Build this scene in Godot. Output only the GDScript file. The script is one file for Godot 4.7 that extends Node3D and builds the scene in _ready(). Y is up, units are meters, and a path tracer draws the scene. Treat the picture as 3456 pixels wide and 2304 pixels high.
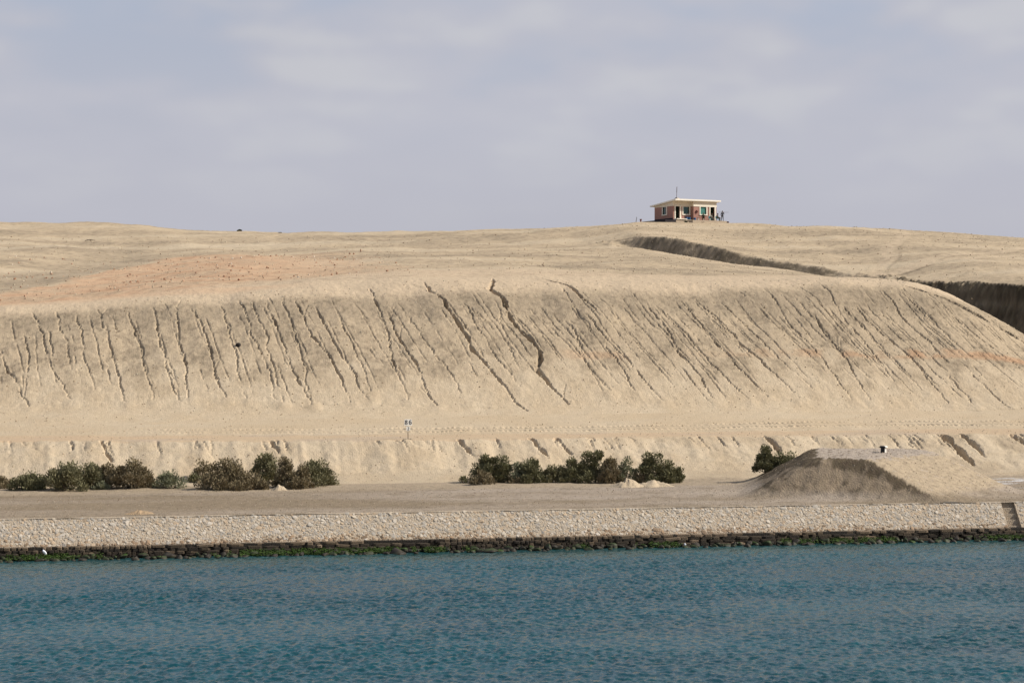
extends Node3D

const TH := 0.193732          # the camera looks 11.1 degrees to the right of straight across the canal
const CO := 0.981293
const SI := 0.192522
const WATER_EDGE := 136.0

var mats := {}
var lines := {}
var n_big := FastNoiseLite.new()
var n_mid := FastNoiseLite.new()
var n_fine := FastNoiseLite.new()
var n_tone := FastNoiseLite.new()
var n_blot := FastNoiseLite.new()
var n_grit := FastNoiseLite.new()
var used := {}
var rng := RandomNumberGenerator.new()

# ---------------------------------------------------------------- small helpers
func w3(u: float, v: float, h: float) -> Vector3:
	return Vector3(u, h, -v)

func lin(r: float, g: float, b: float) -> Color:
	return Color(r, g, b).linear_to_srgb()

func flat_mat(nm: String, c: Color, rough := 0.9) -> StandardMaterial3D:
	var m := StandardMaterial3D.new()
	m.resource_name = nm
	m.albedo_color = c
	m.roughness = rough
	m.metallic_specular = 0.3
	mats[nm] = m
	return m

func numbered(called: String) -> String:
	if not used.has(called):
		used[called] = 0
		return called
	used[called] += 1
	return "%s_%03d" % [called, used[called]]

func part(called: String, mesh: Mesh, m: Material, parent: Node) -> MeshInstance3D:
	var o := MeshInstance3D.new()
	var nm := called
	var k := 0
	while parent.has_node(nm):
		k += 1
		nm = "%s_%03d" % [called, k]
	o.name = nm
	o.mesh = mesh
	o.material_override = m
	parent.add_child(o, true)
	return o

func thing(called: String, label: String, category: String, at: Vector3, group := "") -> Node3D:
	var o := Node3D.new()
	o.name = numbered(called)
	add_child(o, true)
	o.position = at
	tag(o, label, category, group)
	return o

func tag(o: Node, label: String, category: String, group := "") -> void:
	o.set_meta("label", label)
	o.set_meta("category", category)
	if group != "":
		o.set_meta("group", group)

func struct(called: String, mesh: Mesh, m: Material, label := "") -> MeshInstance3D:
	var o := MeshInstance3D.new()
	o.name = numbered(called)
	o.mesh = mesh
	o.material_override = m
	add_child(o, true)
	o.set_meta("kind", "structure")
	if label != "":
		o.set_meta("label", label)
	return o

func begin() -> SurfaceTool:
	var st := SurfaceTool.new()
	st.begin(Mesh.PRIMITIVE_TRIANGLES)
	st.set_smooth_group(-1)
	return st

func done(st: SurfaceTool) -> ArrayMesh:
	st.generate_normals()
	return st.commit()

func quad(st: SurfaceTool, a: Vector3, b: Vector3, c: Vector3, d: Vector3) -> void:
	# corners counter-clockwise as seen from the outside
	st.add_vertex(a); st.add_vertex(c); st.add_vertex(b)
	st.add_vertex(a); st.add_vertex(d); st.add_vertex(c)

func tri(st: SurfaceTool, a: Vector3, b: Vector3, c: Vector3) -> void:
	st.add_vertex(a); st.add_vertex(c); st.add_vertex(b)

func box(st: SurfaceTool, lo: Vector3, hi: Vector3, xf := Transform3D()) -> void:
	var p := []
	for k in 8:
		p.append(xf * Vector3(hi.x if k & 1 else lo.x, hi.y if k & 2 else lo.y, hi.z if k & 4 else lo.z))
	quad(st, p[4], p[5], p[7], p[6])
	quad(st, p[1], p[0], p[2], p[3])
	quad(st, p[5], p[1], p[3], p[7])
	quad(st, p[0], p[4], p[6], p[2])
	quad(st, p[6], p[7], p[3], p[2])
	quad(st, p[0], p[1], p[5], p[4])

func bevel_box(st: SurfaceTool, lo: Vector3, hi: Vector3, b: float, xf := Transform3D()) -> void:
	# a box whose four upright edges and top edges are cut back by b
	var ring := func(y: float, k: float) -> Array:
		var a := lo + Vector3(k, 0, k)
		var c := hi - Vector3(k, 0, k)
		return [Vector3(a.x + b, y, c.z), Vector3(c.x - b, y, c.z), Vector3(c.x, y, c.z - b), Vector3(c.x, y, a.z + b), Vector3(c.x - b, y, a.z), Vector3(a.x + b, y, a.z), Vector3(a.x, y, a.z + b), Vector3(a.x, y, c.z - b)]
	var rs := [ring.call(lo.y, 0.0), ring.call(hi.y - b, 0.0), ring.call(hi.y, b * 0.8)]
	for r in 2:
		for k in 8:
			var n := (k + 1) % 8
			quad(st, xf * rs[r][k], xf * rs[r][n], xf * rs[r + 1][n], xf * rs[r + 1][k])
	for k in range(1, 7):
		tri(st, xf * rs[2][0], xf * rs[2][k], xf * rs[2][k + 1])
		tri(st, xf * rs[0][0], xf * rs[0][k + 1], xf * rs[0][k])

func tube(st: SurfaceTool, a: Vector3, b: Vector3, ra: float, rb: float, seg := 7) -> void:
	var d := (b - a).normalized()
	var x := d.cross(Vector3.UP if absf(d.y) < 0.9 else Vector3.RIGHT).normalized()
	var y := d.cross(x)
	for k in seg:
		var t := TAU * k / seg
		var t2 := TAU * (k + 1) / seg
		var e := x * cos(t) + y * sin(t)
		var f := x * cos(t2) + y * sin(t2)
		quad(st, a + e * ra, a + f * ra, b + f * rb, b + e * rb)
		tri(st, a, a + f * ra, a + e * ra)
		tri(st, b, b + e * rb, b + f * rb)

func lathe(st: SurfaceTool, prof: PackedVector2Array, seg := 20, at := Vector3.ZERO) -> void:
	# profile of (radius, height) from the bottom up
	for j in prof.size() - 1:
		for k in seg:
			var t := TAU * k / seg
			var t2 := TAU * (k + 1) / seg
			var a := at + Vector3(cos(t) * prof[j].x, prof[j].y, -sin(t) * prof[j].x)
			var b := at + Vector3(cos(t2) * prof[j].x, prof[j].y, -sin(t2) * prof[j].x)
			var c := at + Vector3(cos(t2) * prof[j + 1].x, prof[j + 1].y, -sin(t2) * prof[j + 1].x)
			var d := at + Vector3(cos(t) * prof[j + 1].x, prof[j + 1].y, -sin(t) * prof[j + 1].x)
			quad(st, a, b, c, d)

func prism(st: SurfaceTool, poly: PackedVector2Array, a: float, b: float, xf := Transform3D()) -> void:
	# a counter-clockwise outline in (x, y), pulled along z from a to b (a < b)
	var n := poly.size()
	for k in n:
		var p := poly[k]
		var q := poly[(k + 1) % n]
		quad(st, xf * Vector3(p.x, p.y, b), xf * Vector3(p.x, p.y, a), xf * Vector3(q.x, q.y, a), xf * Vector3(q.x, q.y, b))
	var idx := Geometry2D.triangulate_polygon(poly)
	for k in range(0, idx.size(), 3):
		var p := poly[idx[k]]
		var q := poly[idx[k + 1]]
		var r := poly[idx[k + 2]]
		if (q - p).cross(r - p) < 0:
			var s := q
			q = r
			r = s
		tri(st, xf * Vector3(p.x, p.y, b), xf * Vector3(q.x, q.y, b), xf * Vector3(r.x, r.y, b))
		tri(st, xf * Vector3(p.x, p.y, a), xf * Vector3(r.x, r.y, a), xf * Vector3(q.x, q.y, a))

func bands(k0: float, k1: float, x: float) -> float:
	return smoothstep(k0, k1, x)

# ---------------------------------------------------------------- the lie of the land
func set_lines() -> void:
	# (along the shore, away from the water, height) along each break of slope
	var raw := {
		"foot": [-16.0,172.4,2.6, -5.2,170.9,2.6, 5.7,170.1,2.6, 16.9,169.4,2.6, 28.2,168.6,2.6, 39.8,168.0,2.6, 49.6,167.5,2.6, 57.6,167.3,2.6, 65.7,167.0,2.6, 76.4,166.6,2.6, 85.3,165.5,2.6],
		"edge": [-16.7,179.4,5.9, -5.4,177.5,5.9, 5.9,176.0,5.9, 17.4,174.5,5.9, 23.2,173.8,5.9, 35.1,173.8,5.9, 47.5,174.5,5.9, 60.1,174.5,5.9, 71.3,174.5,5.9, 79.9,174.2,5.9, 89.2,173.1,5.9],
		"road": [-17.2,185.2,6.0, -5.6,183.3,6.0, 6.1,181.8,6.0, 18.0,180.3,6.0, 30.0,179.4,6.0, 42.4,179.1,6.0, 53.0,179.1,6.0, 66.2,179.6,6.0, 79.0,180.1,6.0, 92.4,179.3,6.0],
		"toe": [-17.8,191.6,6.92, -5.8,189.8,6.95, 6.4,188.6,7.01, 18.7,187.4,7.07, 31.2,186.6,7.09, 44.0,186.0,7.07, 55.0,185.7,7.04, 68.5,185.7,6.96, 81.4,185.7,6.89, 95.1,184.6,6.85],
		"apron": [-18.3,196.2,8.03, -5.9,194.2,8.03, 6.5,192.7,8.02, 19.1,191.2,8.01, 31.8,190.2,8.0, 44.9,189.5,7.97, 56.0,189.1,7.91, 69.6,188.8,7.77, 82.6,188.4,7.63, 96.4,187.1,7.54],
		"crest": [-19.8,212.4,17.73, -13.1,211.9,18.19, -6.4,211.8,18.65, 0.3,211.6,19.04, 7.1,211.1,19.28, 14.0,210.9,19.71, 21.0,210.8,20.19, 28.1,210.6,20.61, 35.3,211.0,21.08, 42.5,210.6,21.11, 49.7,209.9,20.95, 57.0,209.4,20.87, 67.0,209.5,21.12, 77.3,209.6,21.37, 82.4,209.4,21.33, 86.0,209.3,21.28, 88.0,209.1,21.22, 91.7,209.0,20.37, 95.9,209.0,18.74, 100.7,208.9,16.05, 107.0,207.6,11.81],
		"near": [-20.6,221.8,18.37, -13.7,221.2,19.0, -6.7,221.0,19.71, 0.3,220.7,20.39, 7.4,220.2,20.99, 14.6,220.0,21.46, 21.9,219.8,21.84, 29.3,219.6,22.17, 36.8,219.9,22.38, 44.3,219.4,22.5, 51.8,218.7,22.44, 59.3,218.1,22.31, 69.8,218.1,22.18, 80.4,218.2,22.05, 85.7,217.9,21.9, 88.9,217.8,21.75, 91.5,216.8,20.6, 94.1,215.0,17.2, 98.4,214.4,12.32, 103.3,214.3,9.0, 109.8,213.0,9.0],
		"mid": [-24.5,263.7,23.13, -16.6,268.2,23.44, -8.4,274.8,24.41, 0.4,281.2,25.43, 9.7,287.5,26.61, 19.5,293.7,27.85, 29.2,292.7,28.08, 38.9,291.6,28.31, 48.6,290.5,28.25, 58.4,289.4,28.19, 68.2,288.3,28.68, 74.1,290.0,29.34, 77.5,285.1,28.49, 82.3,278.1,26.81, 86.8,271.2,25.68, 91.2,264.9,24.93, 95.4,258.6,24.07, 99.3,252.4,23.3, 101.5,248.6,22.91, 103.3,244.5,21.0, 105.3,237.2,15.0, 108.1,230.7,10.94, 111.1,225.4,9.0, 115.2,218.5,9.0],
		"lip": [-25.3,272.0,24.96, -17.1,276.5,25.18, -8.6,283.0,25.95, 0.4,289.3,26.74, 10.0,295.6,27.65, 20.1,301.8,28.6, 30.0,300.7,28.84, 39.9,299.5,29.07, 49.9,298.4,29.11, 60.0,297.2,29.15, 70.1,296.0,29.59, 74.9,293.1,30.23, 78.4,288.2,30.64, 83.2,281.2,29.11, 87.7,274.2,27.46, 92.2,267.9,25.85, 96.5,261.7,24.79, 100.5,255.4,23.88, 102.8,251.6,23.24, 104.6,248.5,22.63, 107.2,244.5,22.35, 110.0,239.9,22.08, 113.1,234.6,21.78, 117.3,227.7,21.23],
		"ridge": [-33.3,358.1,36.31, -22.1,355.9,35.93, -10.7,352.5,35.45, 0.5,349.1,34.91, 11.7,345.7,34.25, 22.8,342.4,33.88, 33.8,339.0,33.67, 44.7,335.7,33.79, 55.3,330.5,33.98, 65.7,325.4,34.18, 75.8,320.4,34.37, 81.1,317.6,34.4, 85.7,314.9,34.22, 93.0,314.4,34.22, 100.7,314.7,34.38, 108.4,315.0,34.5, 116.6,316.2,34.37, 124.9,317.3,34.16, 134.1,318.6,33.79, 146.9,320.2,33.33, 154.9,321.2,33.09, 166.0,322.1,32.63],
	}
	for nm in raw:
		var a: Array = raw[nm]
		# resampled every metre of u from -60 to 200 and smoothed
		var t := PackedVector2Array()
		for k in 261:
			var u := k - 60.0
			var p := Vector2(a[1], a[2])
			if u >= a[a.size() - 3]:
				p = Vector2(a[a.size() - 2], a[a.size() - 1])
			elif u > a[0]:
				var j := 0
				while u > a[j + 3]:
					j += 3
				p = Vector2(a[j + 1], a[j + 2]).lerp(Vector2(a[j + 4], a[j + 5]), (u - a[j]) / (a[j + 3] - a[j]))
			t.append(p)
		for pass_ in 2:
			var s := t.duplicate()
			for k in range(1, 260):
				s[k] = t[k] * 0.5 + (t[k - 1] + t[k + 1]) * 0.25
			t = s
		lines[nm] = t

func line(nm: String, u: float) -> Vector2:
	var t: PackedVector2Array = lines[nm]
	var x := clampf(u + 60.0, 0.0, 259.99)
	var k := int(x)
	return t[k].lerp(t[k + 1], x - k)

const ORDER := ["foot", "edge", "road", "toe", "apron", "crest", "near", "mid", "lip", "ridge"]
const ROUND := [0.0, 2.5, 0.5, 2.0, 2.0, 2.5, 2.6, 5.0, 1.0, 0.6, 9.0, 20.0, 0.0, 0.0]
var cv := PackedFloat32Array()   # the cross-section at the u last asked for
var ch := PackedFloat32Array()
var cs := PackedFloat32Array()
var cr := PackedFloat32Array()
var cu := -1e9

func section(u: float) -> void:
	cu = u
	cv.resize(14); ch.resize(14); cs.resize(14); cr.resize(14)
	cv[0] = 137.0; ch[0] = 2.6
	for k in 10:
		var p := line(ORDER[k], u)
		cv[k + 1] = p.x
		ch[k + 1] = p.y
	cv[11] = cv[10] + 90.0; ch[11] = ch[10] - 7.0
	cv[12] = cv[11] + 700.0; ch[12] = ch[11] - 22.0
	cv[13] = cv[12] + 4000.0; ch[13] = ch[12] - 5.0
	for k in 13:
		cs[k] = (ch[k + 1] - ch[k]) / maxf(cv[k + 1] - cv[k], 0.05)
	for k in range(1, 13):
		cr[k] = minf(ROUND[k], 0.48 * minf(cv[k] - cv[k - 1], cv[k + 1] - cv[k]))

func profile(v: float) -> float:
	var k := 0
	while k < 12 and v > cv[k + 1]:
		k += 1
	var h := ch[k] + cs[k] * (v - cv[k])
	for j in [k, k + 1]:
		if j > 0 and j < 13 and cr[j] > 0.0:
			var d: float = absf(v - cv[j])
			if d < cr[j]:
				h += (cs[j] - cs[j - 1]) * (cr[j] - d) * (cr[j] - d) / (4.0 * cr[j])
	return h

func soft_min(a: float, b: float, k: float) -> float:
	var x := maxf(k - absf(a - b), 0.0) / k
	return minf(a, b) - x * x * k * 0.25

func soft_max(a: float, b: float, k: float) -> float:
	return -soft_min(-a, -b, k)

func mound(u: float, v: float) -> float:
	# the flat-topped heap of sand behind the wall: five slopes and a top
	var x := u * CO - v * SI
	var d := u * SI + v * CO
	var wob := n_mid.get_noise_2d(u * 0.6, v * 0.6)
	x += wob * 0.35
	d += wob * 0.3
	var f := ((x - 32.4) * 0.361 + (d - 147.0) * 0.9325) * 0.84       # left front slope, its foot from (19.0,152.2) to (32.4,147)
	var r := ((x - 32.4) * -0.75 + (d - 147.0) * 0.66) * 0.42         # right front slope
	var s := (42.3 - x + (d - 152.0) * -0.25) * 0.62                      # right end
	var l := (x - 19.0 + (d - 158.0) * -0.12) * 0.58                    # left end
	var b := (169.5 - d) * 0.75
	var h := soft_min(f, r, 0.35)
	h = soft_min(h, s, 0.5)
	h = soft_min(h, l, 0.9)
	h = soft_min(h, b, 0.6)
	h = soft_min(h, 3.02 + (d - 158.0) * 0.012, 0.35)
	return 2.6 + h

func tracks(u: float, v: float) -> float:
	# two strips of tread marks along the inner side of the road
	var h := 0.0
	var base: float = cv[3]
	var on := (0.55 + 0.6 * n_tone.get_noise_2d(u * 1.5, 40.0)) * (0.25 + 0.75 * smoothstep(-6.0, 24.0, u))
	for k in 2:
		var c: float = base + [1.5, 3.0][k] + 0.5 * n_tone.get_noise_2d(u * 0.6, 900.0) + 0.8 * smoothstep(30.0, 60.0, u)
		var d: float = absf(v - c)
		if d < 0.5:
			var wave := (0.7 + 0.6 * n_fine.get_noise_2d(u * 0.8, v * 0.8)) * sin(TAU * ((u + 0.35 * n_fine.get_noise_2d(u * 0.7, 5.0 * k)) / 0.5 + (d * 1.1 if k == 0 else -d * 1.1)))
			h += clampf(on, 0.15, 1.0) * (0.15 * wave * (1.0 - smoothstep(0.28, 0.46, d)) + 0.05 * smoothstep(0.3, 0.4, d) * (1.0 - smoothstep(0.4, 0.5, d)))
	return h

func ground(u: float, v: float) -> float:
	if u != cu:
		section(u)
	var rough := n_mid.get_noise_2d(u, v)
	var vv := v
	if v > 170.0 and v < 184.0:
		vv += 0.55 * n_mid.get_noise_2d(u * 1.3, 77.0) + rough * 0.35
	elif v > 196.0:
		vv += 0.9 * n_mid.get_noise_2d(u * 0.5, v * 0.5 + 300.0) * smoothstep(196.0, 204.0, v)
	var h := profile(vv)
	var fine := n_fine.get_noise_2d(u, v)
	if v < cv[1]:
		h += rough * 0.05 + fine * 0.025
		if u > 30.0:
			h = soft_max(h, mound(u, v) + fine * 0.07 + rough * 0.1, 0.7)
		# low drifts of sand caught by the bushes
		if v > 158.0:
			h += 0.16 * maxf(0.0, n_mid.get_noise_2d(u * 0.7, v * 0.7 + 50.0)) * smoothstep(158.0, 161.0, v)
	elif v < cv[5]:
		var on_bank := smoothstep(cv[1], cv[1] + 1.0, v) * (1.0 - smoothstep(cv[2] - 0.3, cv[2] + 0.6, v))
		h += on_bank * ((0.05 + 0.08 * smoothstep(70.0, 80.0, u)) * n_mid.get_noise_2d(u * 1.8, v * 0.45) + 0.05 * fine) + rough * 0.03 + fine * 0.015
		if v > cv[3] - 0.5 and v < cv[4]:
			h += tracks(u, v)
		if v > cv[4] - 1.5:
			h += 0.14 * n_mid.get_noise_2d(u * 0.55 - v * 0.6, v * 0.6) * smoothstep(cv[4] - 1.5, cv[4] + 0.6, v)
	elif v < cv[7]:
		var t := (v - cv[5]) / (cv[6] - cv[5])
		var lean := u + (v - 200.0) * 0.16
		h += 0.07 * n_mid.get_noise_2d(lean * 0.9, v * 0.14) * smoothstep(0.0, 0.25, t) + 0.35 * n_big.get_noise_2d(u, v) * smoothstep(0.1, 0.4, t)
		h += (fine * 0.05 + 0.018 * n_fine.get_noise_2d(u * 2.4, v * 0.5))
	else:
		var far := smoothstep(cv[7], cv[7] + 20.0, v)
		h += (0.35 + 0.35 * far) * (1.0 - 0.6 * smoothstep(64.0, 74.0, u)) * n_big.get_noise_2d(u, v) - 0.9 * smoothstep(72.0, 76.0, u) * (1.0 - smoothstep(99.0, 102.5, u)) * (1.0 - smoothstep(0.4, 3.2, cv[8] - v)) * (1.0 - smoothstep(cv[8], cv[9], v)) - 0.3 * smoothstep(60.0, 75.0, u) * (1.0 - smoothstep(cv[8] - 4.0, cv[8], v)) + 0.10 * rough + fine * 0.05
		if u > 72.0 and v > cv[8] - 1.0 and v < cv[9] + 0.5:
			h += (0.25 if u < 101.0 else 0.6) * n_mid.get_noise_2d(u * 0.8, v * 0.8) + (0.10 if u < 101.0 else 0.4) * fine + 0.05 * n_mid.get_noise_2d(u * 4.0, v * 3.0)
		# the level pad round the guard house
		var pad := smoothstep(0.0, 1.0, clampf(1.0 - maxf(maxf(84.0 - u, u - 103.0) / 6.0, maxf(314.5 - v, v - 327.0) / 4.0), 0.0, 1.0))
		h = lerpf(h, 34.22 + 0.05 * rough, pad)
	return h

func axis_steps(f0: float, f1: float, step: float, lo: float, hi: float) -> PackedFloat32Array:
	# even steps between f0 and f1, growing ones out to lo and hi
	var left := PackedFloat32Array()
	var x := f0
	var s := step
	while x > lo:
		s = minf(s * 1.35, 60.0)
		x -= s
		left.append(x)
	left.reverse()
	var n := int((f1 - f0) / step)
	for k in n + 1:
		left.append(f0 + (f1 - f0) * k / n)
	x = f1
	s = step
	while x < hi:
		s = minf(s * 1.35, 60.0)
		x += s
		left.append(x)
	return left

class Sheet:
	var us: PackedFloat32Array
	var vs: PackedFloat32Array
	var h: PackedFloat32Array
	var u0 := 0.0
	var du := 0.1
	var iu0 := 0

func sheet(us: PackedFloat32Array, vs: PackedFloat32Array, fine0: float, step: float) -> Sheet:
	var s := Sheet.new()
	s.us = us
	s.vs = vs
	s.h.resize(us.size() * vs.size())
	var k := 0
	for i in us.size():
		if us[i] <= fine0 + 0.001:
			s.iu0 = i
		section(us[i])
		for j in vs.size():
			s.h[k] = ground(us[i], vs[j])
			k += 1
	s.u0 = fine0
	s.du = step
	return s

func carve(s: Sheet, u: float, v: float, r: float, depth: float) -> void:
	# a notch of the given half-width, cut straight down into the sheet
	var nv := s.vs.size()
	var i0 := maxi(0, s.iu0 + int(floor((u - r - s.u0) / s.du)))
	var i1 := mini(s.us.size() - 1, s.iu0 + int(ceil((u + r - s.u0) / s.du)))
	var dv := (s.vs[nv - 1] - s.vs[0]) / (nv - 1)
	var j0 := maxi(0, int((v - r - s.vs[0]) / dv))
	var j1 := mini(nv - 1, int(ceil((v + r - s.vs[0]) / dv)))
	for i in range(i0, i1 + 1):
		for j in range(j0, j1 + 1):
			var x := s.us[i] - u
			var y := s.vs[j] - v
			var q := (x * x + y * y) / (r * r)
			if q < 1.0:
				var at := i * nv + j
				cut[at] = maxf(cut[at], depth * (1.0 - q * q))

var cut := PackedFloat32Array()

func gully(s: Sheet, pts: PackedVector2Array, width: float, kinks: float, seed_: int) -> void:
	# a washed-out channel that wanders, pinches and widens along its way down
	rng.seed = seed_
	var way := 0.0
	for k in pts.size() - 1:
		var a := pts[k]
		var b := pts[k + 1]
		var n := maxi(2, int(a.distance_to(b) / 0.07))
		for m in n:
			var t := float(m) / n
			var all := (k + t) / (pts.size() - 1)
			way += a.distance_to(b) / n
			var p := a.lerp(b, t)
			var off := kinks * (0.62 * n_mid.get_noise_2d(way * 0.55, seed_ * 31.7) + 0.20 * n_mid.get_noise_2d(way * 3.2, seed_ * 17.3 + 500.0) + 0.10 * n_fine.get_noise_2d(way * 2.2, seed_ * 5.1) + 0.05 * rng.randf_range(-1.0, 1.0))
			off *= smoothstep(0.0, 0.1, all)
			var size := width * (0.72 + 0.9 * n_mid.get_noise_2d(way * 2.4, seed_ * 7.0 + 90.0) + 0.5 * n_fine.get_noise_2d(way * 1.6, seed_ * 3.0)) * smoothstep(0.0, 0.10, all) * (1.0 - 0.6 * smoothstep(0.7, 1.0, all))
			if size > 0.03:
				carve(s, p.x + off, p.y, maxf(size * 0.5, 0.07), 0.03 + size * 1.7)
			if rng.randf() < 0.008 and width > 0.15:
				# a side runnel joins
				var q := Vector2(p.x + off, p.y)
				var side := -1.0 if rng.randf() < 0.6 else 1.0
				for z in rng.randi_range(10, 30):
					q += Vector2(side * rng.randf_range(0.0, 0.05), 0.07)
					carve(s, q.x + rng.randf_range(-0.02, 0.02), q.y, 0.07, minf(width * 0.5, 0.10))

func commit(s: Sheet, tone: Callable) -> ArrayMesh:
	var nu := s.us.size()
	var nv := s.vs.size()
	var verts := PackedVector3Array()
	var norms := PackedVector3Array()
	var cols := PackedColorArray()
	var idx := PackedInt32Array()
	verts.resize(nu * nv); norms.resize(nu * nv); cols.resize(nu * nv)
	idx.resize((nu - 1) * (nv - 1) * 6)
	var h := s.h
	var k := 0
	var q := 0
	for i in nu:
		section(s.us[i])
		var ia := maxi(i - 1, 0)
		var ib := mini(i + 1, nu - 1)
		var wu := s.us[ib] - s.us[ia]
		for j in nv:
			var ja := maxi(j - 1, 0)
			var jb := mini(j + 1, nv - 1)
			var gu := (h[ib * nv + j] - h[ia * nv + j]) / wu
			var gv := (h[i * nv + jb] - h[i * nv + ja]) / (s.vs[jb] - s.vs[ja])
			verts[k] = Vector3(s.us[i], h[k], -s.vs[j])
			norms[k] = Vector3(-gu, 1.0, gv).normalized()
			cols[k] = tone.call(s.us[i], s.vs[j], h[k], gu, gv)
			if i < nu - 1 and j < nv - 1:
				idx[q] = k; idx[q + 1] = k + 1; idx[q + 2] = k + nv + 1
				idx[q + 3] = k; idx[q + 4] = k + nv + 1; idx[q + 5] = k + nv
				q += 6
			k += 1
	var arr := []
	arr.resize(Mesh.ARRAY_MAX)
	arr[Mesh.ARRAY_VERTEX] = verts
	arr[Mesh.ARRAY_NORMAL] = norms
	arr[Mesh.ARRAY_COLOR] = cols
	arr[Mesh.ARRAY_INDEX] = idx
	var me := ArrayMesh.new()
	me.add_surface_from_arrays(Mesh.PRIMITIVE_TRIANGLES, arr)
	return me

# ---------------------------------------------------------------- colours of the ground (linear; shade of the mound and the cut is deepened in the tones)
const SAND := Color(0.515, 0.405, 0.273)
const PALE := Color(0.545, 0.443, 0.312)
const CRUST := Color(0.392, 0.312, 0.216)
const ORANGE := Color(0.575, 0.390, 0.248)
const RUST := Color(0.480, 0.275, 0.155)
const SILT := Color(0.270, 0.212, 0.146)
const SALT := Color(0.425, 0.355, 0.285)
const EARTH := Color(0.180, 0.145, 0.100)

func tone_flat(u: float, v: float, h: float, gu: float, gv: float) -> Color:
	var a := n_tone.get_noise_2d(u * 0.5, v * 2.2)
	var b := n_blot.get_noise_2d(u, v)
	var c := SILT.lerp(SALT, clampf(0.10 + 0.8 * a + 0.35 * smoothstep(10.0, 32.0, u) + 0.2 * smoothstep(148.0, 156.0, v), 0.0, 1.0) * 0.9)
	c = c.lerp(SILT * 0.82, 0.5 * smoothstep(0.15, 0.5, b))
	c = c.lerp(CRUST, 0.7 * smoothstep(157.0, 160.0, v))
	c = c.lerp(SAND, 0.9 * smoothstep(cv[1] - 3.0, cv[1], v))
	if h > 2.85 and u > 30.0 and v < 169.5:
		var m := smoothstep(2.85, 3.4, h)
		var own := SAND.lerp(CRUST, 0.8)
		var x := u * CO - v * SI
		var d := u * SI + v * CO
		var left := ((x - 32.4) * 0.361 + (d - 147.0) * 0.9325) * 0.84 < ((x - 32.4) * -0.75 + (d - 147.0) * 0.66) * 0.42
		if gu > 0.16 or (left and gv > 0.2):  # slopes facing left: shade deepened in the colour, with dark crust patches
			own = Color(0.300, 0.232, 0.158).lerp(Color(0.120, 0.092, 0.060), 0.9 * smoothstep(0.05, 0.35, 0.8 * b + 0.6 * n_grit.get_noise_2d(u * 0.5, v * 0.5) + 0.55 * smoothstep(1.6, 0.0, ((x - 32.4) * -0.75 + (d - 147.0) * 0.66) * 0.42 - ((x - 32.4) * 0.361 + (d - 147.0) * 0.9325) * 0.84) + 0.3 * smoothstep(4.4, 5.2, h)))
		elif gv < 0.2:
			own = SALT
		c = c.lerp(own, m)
	if u > 64.0:   # salt crusts on the damp ground at the far right
		c = c.lerp(Color(0.62, 0.6, 0.58), 0.9 * smoothstep(0.12, 0.2, n_blot.get_noise_2d(u * 0.7, v * 2.5)) * smoothstep(64.0, 67.0, u) * smoothstep(150.0, 153.0, v) * (1.0 - smoothstep(160.0, 163.0, v)))
	var grit := n_grit.get_noise_2d(u * 1.2, v * 1.2)
	return c * (1.0 + 0.10 * n_fine.get_noise_2d(u * 3.0, v * 3.0) - 0.22 * smoothstep(0.1, 0.45, grit) + 0.12 * smoothstep(0.15, 0.45, -grit))

func tone_bank(u: float, v: float, h: float, gu: float, gv: float) -> Color:
	var a := n_tone.get_noise_2d(u, v * 3.0)
	var b := n_blot.get_noise_2d(u, v)
	var c := SAND.lerp(PALE, clampf(0.4 + 0.9 * a, 0.0, 1.0))
	if v < cv[2]:
		c = PALE.lerp(SAND, clampf(0.35 + b * 1.2, 0.0, 1.0))
		c = c.lerp(CRUST, 0.55 * smoothstep(38.0, 66.0, u) * smoothstep(-0.2, 0.3, b) + 0.35 * (1.0 - smoothstep(cv[1], cv[1] + 1.5, v)))
	elif v < cv[3]:
		c = SAND.lerp(ORANGE, 0.25 + 0.25 * n_tone.get_noise_2d(u * 0.3, v * 6.0)).lerp(SALT, 0.35 * smoothstep(0.1, 0.35, a))
	return c * (1.0 + 0.08 * n_fine.get_noise_2d(u * 3.0, v * 3.0))

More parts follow.
